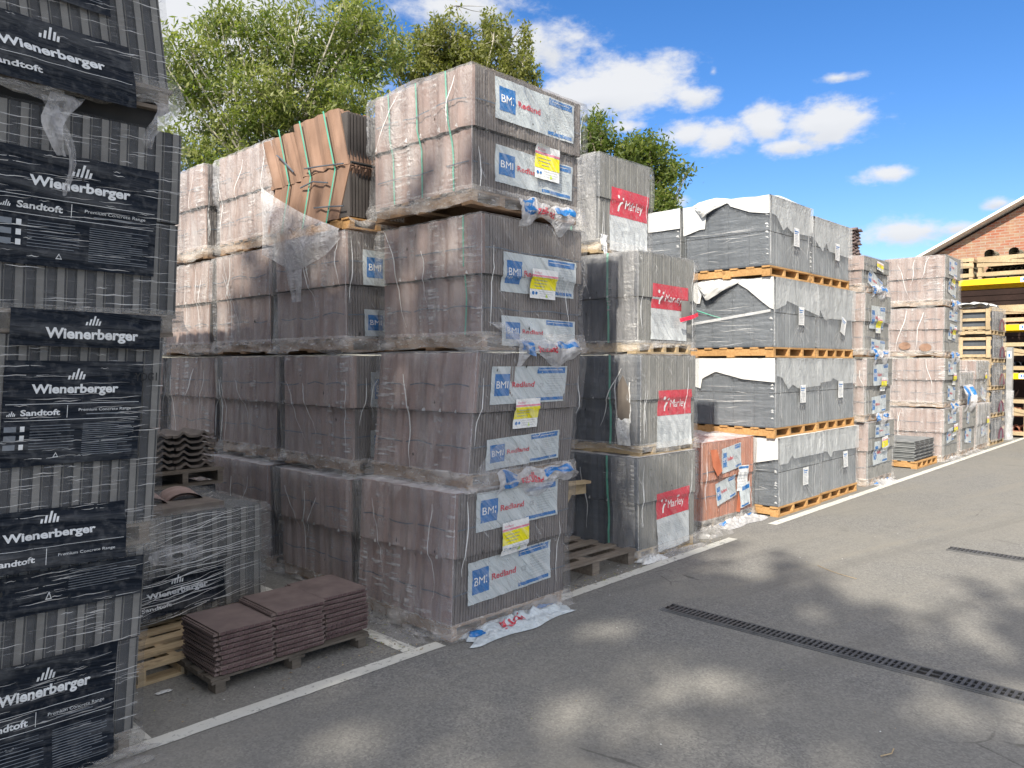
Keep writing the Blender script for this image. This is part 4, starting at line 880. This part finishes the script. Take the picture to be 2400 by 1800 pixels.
# ================================================================ things standing in the bay
rt = empty('timber_pallet', (2.28, 4.42, 0)); tag(rt, 'low weathered pallet under three stacks of dark brown tiles', 'pallet')
mb = MB()
for y in (-.46, -.3, -.14): mb.box((-.50, y - .05, .070), (.50, y + .05, .084), 'wood_old')
for x in (-.45, 0, .45): mb.box((x - .05, -.52, .055), (x + .05, -.06, .070), 'wood_old')
mb.build('deck', rt)
for x in (-.45, 0, .45):
    for y in (-.47, -.12): mb = MB(); mb.box((x - .028, y - .045, 0), (x + .028, y + .045, .055), 'wood_old'); mb.build('foot_block', rt)
def flat_tile():
    mb = MB(); W, D, t = .333, .42, .0165
    mb.box((-W/2 + .028, -D/2, 0), (W/2, D/2, t), 'tile_umber'); mb.box((-W/2, -D/2 + .01, -.004), (-W/2 + .0275, D/2 - .01, t * .45), 'tile_umber')
    mb.box((-W/2 + .008, -D/2 + .01, t * .455), (-W/2 + .014, D/2 - .01, t * .85), 'tile_umber')
    mb.box((W/2 + .0003, -D/2 + .01, t * .5), (W/2 + .016, D/2 - .006, t * .96), 'tile_umber')
    r = random.Random(4)   # rough granular front edge
    for k in range(9): x = -W/2 + .035 + k * .033; mb.box((x, -D/2 - .0035, -.002), (x + .026, -D/2 - .0004, t - .002 - r.uniform(0, .004)), 'tile_umber_edge')
    return mb.build('roof_tile')
ft = flat_tile(); rr = random.Random(9)
for nm, x, y, n, rz, z0 in (('nearest', 1.975, 4.125, 9, .0, .086), ('middle', 2.305, 4.14, 10, -.03, .086), ('farthest', 2.64, 4.17, 10, .0, .086)):
    place_tiles(ft, n, (x, y, z0 + .005), rz, .0262, 'flat brown tiles in three short stacks', '%s flat brown tile in the ' + nm + ' short stack on the low pallet', jit=.009, seed=int(x * 100))
bpy.data.objects.remove(ft)
rt = empty('timber_pallet', (2.02, 4.78, 0), .05); tag(rt, 'tan timber pallet jutting out beside the flat brown tiles', 'pallet'); pallet_mb(1.0, .95, .095, 'wood_pale', seed=15, boards=6).build('deck', rt)
wb = Bundle('low dark tile bundle in loose stretch film behind the flat brown tiles', 'tile pallet', None, 1.55, 4.90, .125, 1.04, 1.0, .66, ph=.01, seed=181, loose=1.5)
wb.tiles('tile_charcoal', 'tile_charcoal_light', pitch=.05, alt='tile_charcoal', gap='tile_charcoal'); wb.wrap(side='film_ropy', front='film_ropy', top='film_ropy', skirt=None, seams=0, front_seams=0, holes=0, lump=.06)
lab_navy(wb, -.35, .04, .60, .24, .06, 'top', False)
mb = MB(); r = random.Random(5)
for k in range(34):
    z = .06 + .60 * k / 34; a = r.uniform(-.52, -.2); e = r.uniform(.2, .52); sl = r.uniform(.06, .16)
    mb.ribbon([wb.front(a + (e - a) * i / 14, min(.655, max(.012, z + sl * (i / 14 - .5) + .006 * math.sin(i + k))), .012 + .004 * math.sin(i * 2 + k)) for i in range(15)], r.uniform(.002, .005), 'film_seam', (0, 0, 1), lambda t: math.sin(t * 3.14) + .1)
mb.build('film_rope', wb.root)
mb = MB()
def eye(u, v):
    a = u * 6.28; rr_ = .025 + .09 * v; return wb.front(-.08 + rr_ * 1.5 * math.cos(a), .42 + rr_ * .55 * math.sin(a), .012 + .025 * (1 - v))
mb.grid(eye, 24, 4, 'film_milky'); mb.build('film_knot', wb.root, smooth=True)
# loose ridge tiles and sheet on top of the low bundle
for k in range(3):
    mb = MB(); mb.grid(lambda u, v: (.34 * (u - .5), .12 * math.cos(v * 3.14), .075 * math.sin(v * 3.14)), 3, 12, 'tile_brown'); mb.grid(lambda u, v: (.34 * (u - .5), .104 * math.cos(v * 3.14), .060 * math.sin(v * 3.14)), 3, 12, 'tile_brown')
    tag(mb.build('ridge_tile', smooth=True, loc=(1.72 + k * .25, 5.25 + .03 * k, .80), rz=1.35), ('left', 'middle', 'right')[k] + 'most pale ridge tile lying on the low film-wrapped bundle' if k != 1 else 'pale ridge tile lying between two others on the low film-wrapped bundle', 'ridge tile', 'ridge tiles on the low bundle')
mb = MB(); mb.box((-.42, -.13, 0), (.42, .13, .014), 'tile_taupe'); mb.box((-.42, -.13, -.03), (.42, -.118, -.0005), 'tile_taupe'); o = mb.build('tile_board', loc=(1.92, 5.03, .815), rz=.06); tag(o, 'long flat taupe board lying on the low film-wrapped bundle', 'board')
# dark bundle behind it, with loose rolled tiles above
bb = Bundle('dark tile bundle with navy print deep in the bay', 'tile pallet', None, 1.72, 6.12, 0, 1.12, .95, .75, ph=.1, seed=182, loose=.8, step=.004)
bb.tiles('tile_charcoal', 'tile_charcoal_light', pitch=.05, alt='tile_charcoal', gap='tile_charcoal'); bb.pallet('wood_grey'); bb.wrap(side='film_dark', front='film_dark', top='film_dark', skirt=None, seams=0, front_seams=0, holes=0)
lab_navy(bb, -.25, .30, .62, .40, .02, 'full')
rt = empty('timber_pallet', (2.3, 6.6, .76)); tag(rt, 'dark timber pallet under the loose rolled tiles deep in the bay', 'pallet'); pallet_mb(1.2, 1.0, .13, 'wood_grey', seed=16, boards=5).build('deck', rt)
rb = rolled_tile('tile_taupe', amp=.032, mat2='tile_taupe').build('roof_tile')
for nm, x in (('left', 2.0), ('middle', 2.36), ('right', 2.70)):
    place_tiles(rb, 6, (x, 6.38, .895), 1.57, .050, 'rolled taupe tiles deep in the bay', '%s rolled taupe tile in the ' + nm + ' pile deep in the bay', jit=.014, seed=int(x * 50))
bpy.data.objects.remove(rb)
# more dark bundles filling the bay's end, standing on the ground
for k, (x, y, z) in enumerate(((.3, 4.85, 0), (.35, 5.95, 0), (.35, 5.95, .93), (.33, 4.85, .93), (.38, 4.85, 1.87), (.38, 5.95, 1.87), (.40, 4.85, 2.81), (.38, 5.95, 2.81), (.33, 7.05, 0), (.35, 7.05, .93), (.33, 7.05, 1.87), (.36, 7.05, 2.81))):
    b = Bundle('%s dark tile bundle of the %s column behind the near tower' % (TIER[(1, 1, 2, 2, 3, 3, 4, 4, 1, 2, 3, 4)[k]], ('front', 'middle', 'middle', 'front', 'front', 'middle', 'front', 'middle', 'rear', 'rear', 'rear', 'rear')[k]), 'tile pallet', 'dark bundles behind the near tower', x, y, z, .95, 1.05, .92, seed=190 + k, step=.004)
    b.tiles('tile_charcoal', 'tile_charcoal_light', pitch=.05, gap='tile_charcoal'); b.pallet('wood_grey')

# ================================================================ between the corner stack and the red labels
rt = empty('timber_pallet', (5.02, 4.42, 0), -.02); tag(rt, 'empty grey slatted pallet on the ground beside the corner stack', 'pallet')
mb = MB()
for x in (-.49, 0, .49): mb.box((x - .045, -.56, .0), (x + .045, .56, .11), 'wood_grey')
mb.build('bearers', rt)
for k in range(6):
    mb = MB(); y = -.53 + k * .21; mb.box((-.56, y - .045, .1105), (.54, y + .045, .130), 'wood_grey'); mb.build('deck_board', rt)
rt = empty('broken_pallet', (5.0, 4.35, 0)); tag(rt, 'broken timber frame propped upright between the two stacks', 'broken pallet')
mb = MB(); mb.bar((-.35, -.02, .70), (.34, -.14, .70), .09, .022, 'wood_pale'); mb.bar((-.35, -.0, .64), (.33, -.12, .64), .022, .09, 'wood_pale'); mb.build('top_board', rt)
for p, q in (((.16, -.07, .62), (-.22, -.06, .13)), ((-.05, .05, .60), (-.34, .08, .13)), ((-.25, .30, .60), (-.34, .30, .13))):
    mb = MB(); mb.bar(p, q, .075, .03, 'wood_pale', up=(0, 1, 0)); mb.build('leg', rt)
mb = MB()
for k in range(11): mb.box((k * .03, -.16, 0), (k * .03 + .017, .16, .42 + .004 * (k % 3)), 'tile_umber'); mb.box((k * .03 + .0175, -.14, 0), (k * .03 + .0295, .14, .405), 'tile_gap')
tag(mb.build('tile_bunch', loc=(4.82, 4.66, .132)), 'short bunch of dark brown tiles on edge behind the broken frame', 'tile bunch')
# ================================================================ ground
mb = MB()
mb.grid(lambda u, v: (-300 + 600 * u, -300 + 600 * v, 0), 20, 20, 'asphalt'); tag(mb.build('ground'), kind='structure')
def line(x0, y0, x1, y1, w, z=.004, seed=1):
    d = Vector((x1 - x0, y1 - y0, 0)); L = d.length; d.normalize(); n = Vector((-d.y, d.x, 0)); r = random.Random(seed); k = int(L / .06); vs = []
    for i in range(k + 1):
        p = Vector((x0, y0, z)) + d * L * i / k; vs += [p - n * (w / 2 + r.uniform(-.003, .003)), p + n * (w / 2 + r.uniform(-.003, .003))]
    m = MB(); m.add(vs, [(2*i, 2*i+2, 2*i+3, 2*i+1) for i in range(k)], 'road_paint'); tag(m.build('road_marking'), kind='structure')
line(-3, 3.60, 3.10, 3.60, .10, seed=1); line(4.25, 3.66, 7.0, 3.68, .10, seed=2); line(7.9, 3.70, 24, 3.78, .10, seed=3)
line(1.30, 3.654, 1.30, 7.0, .16, seed=4); line(2.90, 3.654, 2.90, 7.0, .10, seed=5)
def drain(label, x, y0, y1, w=.125):
    L = abs(y1 - y0); rt = empty('drain_channel', (x, y1, 0)); tag(rt, label, 'drain', 'slotted drains across the yard'); r = random.Random(int(x * 9))
    m = MB(); m.add([(-w/2, 0, .0035), (w/2, 0, .0035), (w/2, L, .0035), (-w/2, L, .0035)], [(0, 1, 2, 3)], 'drain_void'); m.build('slot', rt)
    m = MB()
    for s_ in (-1, 1): m.box((s_ * (w/2 + .008) - .008, 0, 0), (s_ * (w/2 + .008) + .008, L, .010), 'drain_frame'); m.box((s_ * (w/2 + .024) - .0078, 0, 0), (s_ * (w/2 + .024) + .0078, L, .005), 'drain_frame')
    m.build('frame', rt)
    nb = int(L / .034)
    m = MB()
    for k in range(nb):
        if r.random() < .03: continue
        y = .01 + k * .034; m.box((-w/2 + .006, y, .004), (w/2 - .006, y + .016, .0115), 'grate_metal')
    for s_ in (-1, 1): m.box((s_ * (w/2 - .0035) - .003, 0, .004), (s_ * (w/2 - .0035) + .0029, L, .0118), 'grate_metal')
    m.box((-.004, 0, .004), (.004, L, .0105), 'grate_metal')
    m.build('grate', rt)
drain('long slotted drain crossing the shaded foreground', 4.70, 2.98, -3.0); drain('slotted drain farther off at the right', 8.02, 2.02, -3.0)
# debris
m = MB(); r = random.Random(3)
for k in range(900):
    q = r.random()
    if q < .35: x, y = r.uniform(4.2, 6.9), 3.70 + abs(r.gauss(0, .10))
    elif q < .6: x, y = r.uniform(2.75, 3.3), r.uniform(3.6, 4.5)
    elif q < .8: x, y = r.uniform(1.3, 2.9), r.uniform(3.7, 5.5)
    else: x, y = r.uniform(1, 12), r.uniform(-1, 3.6)
    a = r.uniform(0, 6.28); s_ = r.uniform(.004, .013) * (.6 if q > .8 else 1); c, sn = math.cos(a), math.sin(a); z = .0045 + r.uniform(0, .004)
    m.add([(x + s_ * c, y + s_ * sn, z), (x - s_ * sn * .5, y + s_ * c * .5, z + .003), (x - s_ * c, y - s_ * sn, z), (x + s_ * sn * .5, y - s_ * c * .5, z + .001)], [(0, 1, 2, 3)], r.choice(('litter', 'litter', 'wood_pale', 'leaf_c', 'film_seam')))
tag(m.build('leaf_litter'), 'small leaves and scraps scattered on the asphalt', 'litter', kind='stuff')
def scrap(label, x, y, w, d, h, seed, mat='film_milky', text=False, rz=0, print_=False):
    m = MB()
    def f(u, v):
        X = (u - .5) * w * (1 + .3 * nz(u * 3, v * 3, seed)); Y = (v - .5) * d * (1 + .4 * nz(u * 3, v * 3, seed + 1)); e = math.sin(math.pi * u) * math.sin(math.pi * v)
        return (X + .03 * nz(u * 9, v * 9, seed + 4), Y, .006 + h * (e ** .5) * (.55 + .9 * abs(nz(u * 7, v * 4, seed + 2)) + .3 * nz(u * 19, v * 14, seed + 3)))
    m.grid(f, 40, 16, mat)
    if print_:
        g = lambda a, b, c, d_, mt, l: m.grid(lambda u, v: (lambda p: (p[0], p[1], p[2] + l))(f(a + (b - a) * u, c + (d_ - c) * v)), 16, 8, mt)
        g(.70, .93, .62, .80, 'print_blue', .003); g(.05, .14, .4, .75, 'print_blue', .003)
    o = m.build('plastic_scrap', smooth=True, loc=(x, y, 0), rz=rz); tag(o, label, 'plastic scrap', None)
    if text:
        vs, fs, wd = text2d('Redl', .02); sc_ = .075 / .72; pts = []
        for a, b in vs: u = .26 + a * sc_ * 1.1 / w; v = .18 + b * sc_ / d; p = f(u, v); pts.append((p[0], p[1], p[2] + .006))
        m2 = MB(); m2.add(pts, fs, 'print_red'); m2.build('printed_lettering', o)
scrap('crumpled pale printed film with red lettering at the corner stack foot', 3.72, 3.50, .95, .22, .075, 3, 'print_pale', True, .02, True)
scrap('clear film trailing from the corner stack onto the painted line', 3.02, 3.98, .20, .6, .03, 4, 'film_clear')
scrap('crumpled printed film at the foot of the orange bundle', 7.75, 3.98, .85, .20, .08, 5, 'film_bright', False, 0, True)
scrap('clear bunched film heap between orange bundle and red-label stack', 7.0, 3.92, .5, .24, .09, 6, 'film_clear')
scrap('small white bag scrap beside the empty grey pallet', 5.72, 3.80, .34, .16, .05, 7, 'cover_white')
scrap('thin film roll along the foot of the red-label stack', 6.1, 3.76, .9, .10, .04, 8, 'film_skirt')
scrap('dull film trailing from the foot of the near tower', .95, 3.52, .75, .16, .05, 9, 'film_skirt_dark')
scrap('crumpled white film at the foot of the plain brown stack', 11.75, 3.80, .7, .16, .07, 10, 'film_bright', False, 0, True)
scrap('crumpled film at the foot of the far brown stack', 15.5, 3.82, .8, .16, .07, 11, 'film_milky')
scrap('crumpled film before the low opened stacks', 16.9, 3.84, 1.0, .16, .07, 12, 'film_milky')
scrap('tiny white scrap on the asphalt inside the bay', 1.62, 4.12, .07, .03, .008, 13, 'cover_white')
m = MB(); m.tube([(6.56 - i * .016 - .03 * math.sin(i * .26), 2.66 - .033 * i, .006) for i in range(13)], .0022, 'wood_pale', 5); tag(m.build('twig', None), 'thin pale stalk curving across the asphalt', 'twig')
m = MB(); m.tube([(3.55, 1.15, .008), (3.60, 1.12, .012), (3.66, 1.13, .008)], .003, 'wood_pale', 5); tag(m.build('twig', None), 'short pale twig in the sun patch near the drain', 'twig')

# ================================================================ brick building, yellow rack
bd = empty('brick_building', (24, 6.5, 0)); tag(bd, 'brick gable building with white barge board behind the yellow rack', 'building')
ap = 6.5 - 9.0; ez = 4.78; az_ = ez + 9.0 * .52
m = MB(); m.add([(0, 0, 0), (0, -18, 0), (0, -18, ez), (0, -9, az_), (0, 0, ez), (.35, 0, 0), (.35, -18, 0), (.35, -18, ez), (.35, -9, az_), (.35, 0, ez)], [(0, 4, 3, 2, 1), (5, 6, 7, 8, 9), (0, 5, 9, 4), (1, 2, 7, 6), (4, 9, 8, 3), (3, 8, 7, 2), (0, 1, 6, 5)], 'brick'); m.build('gable_wall', bd)
m = MB(); m.bar((-.15, .55, ez - .16), (-.15, -9, az_ + .11), .06, .52, 'barge_white', up=(1, 0, 0)); m.bar((-.13, -18.45, ez - .17), (-.13, -9, az_ + .06), .05, .26, 'barge_white', up=(1, 0, 0))
m.v = m.v; m.build('barge_board', bd)
m = MB()
for s_ in (0, -18):
    q = [(-.12, s_ + (.55 if s_ == 0 else -.55), ez - .10), (-.12, -9, az_ + .20), (12, -9, az_ + .20), (12, s_ + (.55 if s_ == 0 else -.55), ez - .10)]
    m.add(q + [(a, b, c - .08) for a, b, c in q], [(0, 1, 2, 3), (7, 6, 5, 4), (0, 4, 5, 1), (3, 2, 6, 7), (0, 3, 7, 4)], 'roof_tile')
m.build('roof', bd)
m = MB(); m.box((-.10, -17.5, 0.01), (-.012, -.3, 3.9), 'shade_dark_board')  # near-black boarding stands in for the shade deep behind the rack
for k in range(24): m.box((-.118, -17.5, .05 + k * .16), (-.1005, -.3, .05 + k * .16 + .13), 'shade_dark_board')
m.build('rack_shade_boards', bd)
m = MB(); m.box((.35, -.3, 0), (12, 0, ez - .2), 'brick'); m.build('side_wall', bd)
rk = empty('pallet_rack', (21.0, 3.7, 0)); tag(rk, 'yellow-beamed steel pallet rack against the brick building', 'rack')
for y in (-.05, 2.75, -2.85):
    for x in (.05, 1.25): m = MB(); m.box((x - .05, y - .05, 0), (x + .05, y + .05, 4.1), 'steel_galv'); m.build('upright', rk)
for z in (3.60, 2.50, 1.37):
    for x in (-.04, 1.25):
        for y0, y1 in ((.002, 2.698), (-2.798, -.102)):
            m = MB(); m.box((x - .03, y0, z), (x + .03, y1, z + .135), 'yellow_paint')
            if x < 0: m.box((x - .034, y0 + .02, z + .01), (x - .0305, y0 + .17, z + .125), 'print_white_plain'); m.box((x - .0375, y0 + .05, z + .04), (x - .0345, y0 + .08, z + .10), 'print_blue'); m.box((x - .0375, y0 + .10, z + .04), (x - .0345, y0 + .13, z + .10), 'print_blue')
            m.build('beam', rk)
    m = MB(); 
    for k in range(22): m.box((-.005, -2.8 + k * .25, z + .1355), (1.21, -2.8 + k * .25 + .21, z + .155), 'wood_grey')
    m.build('shelf_deck', rk)
def stillage(label, x, y, z, W, H, tile, seed, brace=True, D=1.0):
    rt = empty('tile_crate', (x, y, z)); tag(rt, label, 'crate', 'timber crates on the rack'); r = random.Random(seed)
    m = MB()
    for yy in (-W/2 + .04, W/2 - .04):
        for xx in (0, D): m.box((xx - .04, yy - .04, 0), (xx + .04, yy + .04, H), 'wood_pale')
    for zz in (.10, H * .62, H - .05):
        for xx in (-.055, D + .035): m.box((xx, -W/2 - .02, zz - .045), (xx + .014, W/2 + .02, zz + .045), 'wood_pale')
    for zz in (.10, H - .05):
        for yy in (-W/2 + .04, W/2 - .04): m.box((.041, yy - .03, zz - .04), (D - .041, yy + .03, zz + .04), 'wood_pale')
    if brace: m.bar((-.064, -W/2, H * .66), (-.064, W/2, H - .08), .015, .085, 'wood_pale', up=(0, 0, 1))
    m.build('crate_frame', rt)
    m = MB()
    n = int(W / .15)
    for row in range(2):
        for k in range(n):
            yy = -W/2 + .12 + k * (W - .2) / n; rr_ = .062; zc = .15 + row * H * .48
            m.grid(lambda u, v: (.06 + u * .8, yy + rr_ * math.cos(v * 3.14), zc + rr_ * 1.6 * math.sin(v * 3.14)), 1, 8, tile); m.box((.07, yy - rr_, zc - .1), (.85, yy + rr_, zc), tile)
    m.build('tiles', rt)
    return rt
stillage('timber crate of mossy tiles on the top shelf, left', 21.1, 5.45, 3.756, 1.15, .52, 'tile_moss', 1)
stillage('timber crate of arched mossy tiles on the top shelf, right', 21.1, 4.24, 3.756, 1.05, .52, 'tile_moss', 2)
stillage('small timber crate of orange tiles on the middle shelf', 21.1, 4.1, 2.656, .8, .45, 'tile_terracotta', 3)
stillage('timber crate of dark tiles on the lower shelf', 21.1, 4.1, 1.526, .8, .7, 'tile_slate', 4)
stillage('timber crate standing on the ground under the rack', 21.1, 4.2, .0, 1.0, .9, 'tile_terracotta', 5)
for nm, y, k in (('left', 5.55, 0), ('middle', 4.55, 1), ('right', 4.05, 2)):
    m = MB()
    for q in range(3): m.grid(lambda u, v: (u * .5, .11 * math.cos(v * 3.14), .10 * math.sin(v * 3.14) + q * .035), 1, 12, 'tile_moss'); m.grid(lambda u, v: (u * .5 + .01, .075 * math.cos(v * 3.14), .060 * math.sin(v * 3.14) + q * .035), 1, 12, 'tile_moss')
    tag(m.build('ridge_tile', smooth=True, loc=(21.15, y, 4.28)), '%s nested mossy ridge tiles lying across the crates on the top shelf' % nm, 'ridge tiles', 'ridge tiles above the rack crates')
ps = empty('rack_post', (20.4, 3.95, 0)); tag(ps, 'pale steel post with blue mark at the right edge', 'post')
m = MB(); m.box((-.06, -.06, .012), (.06, .06, 2.1), 'steel_galv'); m.build('post', ps); m = MB(); m.box((-.12, -.12, 0), (.12, .12, .012), 'steel_galv'); m.build('base_plate', ps)
m = MB(); m.box((-.064, -.04, 1.85), (-.0605, .04, 2.0), 'print_white_plain'); m.box((-.068, -.02, 1.88), (-.0645, .02, 1.96), 'print_blue'); m.build('sign', ps)
m = MB(); m.grid(lambda u, v: ((.085 + .03 * nz(u * 8, v * 8, 1) + .04 * (v < .1)) * math.cos(u * 6.28), (.085 + .03 * nz(u * 8, v * 8, 1)) * math.sin(u * 6.28), .02 + v * 1.1), 20, 16, 'film_milky'); m.build('film_wrap', ps, smooth=True)

# ================================================================ trees
def quads(name, P, A, B, mats, mi, parent):
    """leaf quads: centre P, half axes A and B (numpy n x 3)"""
    n = len(P); V = np.empty((n, 4, 3), 'f4'); V[:, 0] = P - A; V[:, 1] = P + B * .9 - A * .1; V[:, 2] = P + A; V[:, 3] = P - B * .9 - A * .1
    me = bpy.data.meshes.new(name); me.vertices.add(n * 4); me.vertices.foreach_set('co', V.ravel()); me.loops.add(n * 4); me.loops.foreach_set('vertex_index', np.arange(n * 4, dtype='i4'))
    me.polygons.add(n); me.polygons.foreach_set('loop_start', np.arange(0, n * 4, 4, dtype='i4')); me.polygons.foreach_set('loop_total', np.full(n, 4, 'i4'))
    for m_ in mats: me.materials.append(MATS[m_])
    me.polygons.foreach_set('material_index', np.asarray(mi, 'i4')); me.update(); me.validate()
    o = bpy.data.objects.new(name, me); COL.objects.link(o); o.parent = parent; return o
def tree(name, label, base, trunk_top, lobes, nclust, nleaf, lsize, mats, bark, seed, droop=0., spread=.28, slim=.35, trunk_r=.16, group=None, hang=0., gaps=None):
    rng = np.random.default_rng(seed); r = random.Random(seed); rt = empty(name, base); tag(rt, label, 'tree', group); B = Vector(base)
    tw = MB(); lm = MB(); top = Vector(trunk_top)
    pts = [Vector((0, 0, 0))]; tp = top - B
    for i in range(1, 9): t = i / 8; pts.append(tp * t + Vector((r.uniform(-.1, .1), r.uniform(-.1, .1), 0)) * (1 if i < 8 else 0))
    tw.tube(pts, [trunk_r * (1 - .65 * i / 8) for i in range(9)], bark, 8); tw.build('trunk', rt)
    tot = sum(l[3] ** 2 for l in lobes); C = []; 
    for li, (lx, ly, lz, lr) in enumerate(lobes):
        c = Vector((lx, ly, lz)) - B; st = pts[r.choice((4, 5, 6, 7, 8))]; nodes = []
        for k in range(max(2, int(3 + lr * 3))):
            e = c + Vector((r.gauss(0, .4), r.gauss(0, .4), r.gauss(0, .35))) * lr
            s0 = st + Vector((r.uniform(-.05, .05), r.uniform(-.05, .05), r.uniform(-.2, .2))); md = s0.lerp(e, .5) + Vector((r.uniform(-.2, .2), r.uniform(-.2, .2), r.uniform(-.3, .05) * 1))
            path = []
            for i in range(8): t = i / 7; path.append(s0 * (1 - t) ** 2 + md * 2 * t * (1 - t) + e * t * t + Vector((r.gauss(0, .02), r.gauss(0, .02), r.gauss(0, .02))))
            lm.tube(path, [.028 * (1 - .8 * i / 7) * (1 + lr * .4) + .003 for i in range(8)], bark, 5); nodes += path[3:]
        n = int(nclust * lr ** 2 / tot)
        for k in range(n):
            d = Vector((r.gauss(0, 1), r.gauss(0, 1), r.gauss(0, 1))).normalized(); rad = lr * (r.uniform(.25, 1.08) ** .7); p = c + d * rad * (1 if d.z > -.2 else .9)
            nr = min(nodes, key=lambda q: (q - p).length_squared); m_ = nr.lerp(p, .5) + Vector((0, 0, r.uniform(-.05, .12)))
            lm.tube([nr, m_, p], [.012, .008, .003], bark, 3); C.append((p, d, r.random()))
    lm.build('limbs', rt)
    P = []; A = []; Bv = []; mi = []
    for p, d, q in C:
        n = int(nleaf * r.uniform(.5, 1.5)); s = spread * r.uniform(.7, 1.3)
        off = rng.normal(0, 1, (n, 3)) * np.array([s, s, s * .75]); 
        if hang > 0: t = rng.random(n) ** .8 * hang; off[:, :2] *= .45; off[:, 2] = off[:, 2] * .4 - t
        c = np.array(p) + off; ax = rng.normal(0, 1, (n, 3)); ax[:, 2] -= droop; ax /= np.linalg.norm(ax, axis=1)[:, None]
        b = np.cross(ax, rng.normal(0, 1, (n, 3))); b /= np.linalg.norm(b, axis=1)[:, None]; L = lsize * rng.uniform(.6, 1.3, (n, 1))
        P.append(c); A.append(ax * L); Bv.append(b * L * slim); base_m = 0 if q < .5 else (1 if q < .78 else 2); mm = np.full(n, base_m); k = rng.random(n) < .3; mm[k] = rng.integers(0, 3, k.sum()); mi.append(mm)
    P, A, Bv, mi = np.concatenate(P), np.concatenate(A), np.concatenate(Bv), np.concatenate(mi) % len(mats)
    if gaps:      # leaves cut along the sun's path to land bright patches on chosen spots
        W_ = P + np.array(base); t = W_[:, 2] / -SUN.z; gx = W_[:, 0] + SUN.x * t; gy = W_[:, 1] + SUN.y * t; keep = np.ones(len(P), bool)
        for x, y, q in gaps:
            q = q * .88 * (1 + .30 * np.sin(gx * 9 + gy * 4 + x) + .28 * np.sin(gy * 13 - gx * 6))
            keep &= ~(((gx - x) ** 2 + (gy - y) ** 2) < q * q * rng.uniform(.7, 1.25, len(P)))
        P, A, Bv, mi = P[keep], A[keep], Bv[keep], mi[keep]
    quads('crown', P, A, Bv, mats, mi, rt)
    return rt
T1 = [(6.17,14.50,7.46,0.48),(6.51,14.87,7.03,0.63),(6.57,14.81,5.94,0.72),(7.37,14.69,8.14,0.75),(7.26,14.09,6.75,0.90),(8.15,13.88,8.04,0.84),(8.48,14.26,6.89,1.06),(8.80,13.21,8.51,0.65),(9.42,13.29,8.24,0.87),(8.93,13.08,7.01,0.84),(7.48,15.31,5.83,0.77),(6.88,14.48,8.29,0.27),(7.6,14.2,5.0,1.2),(9.3,13.6,5.6,1.1)]
T2 = [(11.10,13.70,8.75,0.63),(11.14,12.94,8.86,0.61),(11.91,12.86,8.85,0.95),(12.06,11.98,8.65,0.77),(12.35,11.68,8.24,0.56),(11.83,12.94,8.01,0.84),(12.53,11.50,7.73,0.31),(11.6,12.8,6.9,1.1)]
T3 = [(15.87,12.36,7.35,0.62),(15.95,12.27,7.95,0.24),(16.45,11.75,7.0,0.55),(16.87,11.31,7.2,0.42),(17.3,11.2,6.75,0.45),(16.45,11.75,6.2,0.62),(17.0,11.05,5.95,0.42),(17.54,10.62,6.75,0.15),(17.3,11.2,7.25,0.18),(16.5,11.7,5.3,.9)]
tree('willow_tree', 'broad light green willow-like tree with pale twigs behind the left stacks', (8.0, 14.2, 0), (8.2, 14.2, 7.2), T1, 700, 62, .068, ['leaf_a', 'leaf_b', 'leaf_c'], 'bark_pale', 3, droop=.6, spread=.17, slim=.32)
tree('birch_tree', 'weeping olive-green birch tree behind the corner stack', (11.7, 12.9, 0), (11.8, 12.7, 8.6), T2, 430, 72, .05, ['leaf_birch', 'leaf_birch_b', 'leaf_birch'], 'bark_pale', 5, droop=.8, spread=.16, slim=.5, hang=.55)
tree('ash_tree', 'dark green leafy tree rising behind the red-label stack', (16.4, 11.9, 0), (16.5, 11.7, 7.2), T3, 300, 60, .072, ['leaf_b', 'leaf_a', 'leaf_b'], 'bark', 8, droop=.3, spread=.17, slim=.42)
# trees behind the photographer; their crowns dapple the yard
def shade_tree(label, x, y, lobes, seed, nc, nl):
    tree('shade_tree', label, (x, y, 0), (x, y, lobes[0][2]), lobes, nc, nl, .15, ['leaf_b', 'leaf_a', 'leaf_b'], 'bark', seed, spread=.34, slim=.6, trunk_r=.3, group='trees behind the photographer', gaps=[(3.81,1.97,.36),(4.32,.95,.40),(4.75,.62,.2),(1.9,3.0,.22),(2.9,2.5,.22),(3.3,1.3,.18),(5.2,2.2,.25),(6.1,3.1,.3),(6.6,1.8,.35),(7.4,2.6,.4),(5.6,1.2,.2),(4.1,2.9,.2),(2.5,1.9,.2),(7.6,1.4,.4)])
# distant hedge line closing the yard beyond the view
for k in range(3):
    pass
shade_tree('tall leafy tree to the left behind the photographer, shading the near tower', -12.5, -2.0, [(-12.4, -2.4, 14.2, 1.9), (-10.9, -1.6, 13.4, 1.3), (-14.4, -3.4, 15, 2.2), (-12.0, -.2, 14.0, 1.5), (-15.5, -1.0, 15.0, 2.0)], 21, 118, 55)
shade_tree('tall leafy tree right behind the photographer, dappling the asphalt', -12.0, -6.5, [(-11.0, -4.6, 13.8, 1.7), (-12.6, -6.0, 14.4, 1.9), (-9.8, -5.8, 13.2, 1.4), (-14.0, -7.6, 15.0, 2.0), (-11.0, -8.0, 14.0, 1.6), (-9.9, -3.4, 13.0, 1.0)], 22, 84, 68)
shade_tree('tall leafy tree to the right behind the photographer, its crown open', -9.0, -10.5, [(-8.9, -7.2, 13.4, 1.3), (-9.0, -9.8, 13.8, 1.8), (-11.6, -10.4, 14.6, 1.7)], 23, 42, 62)
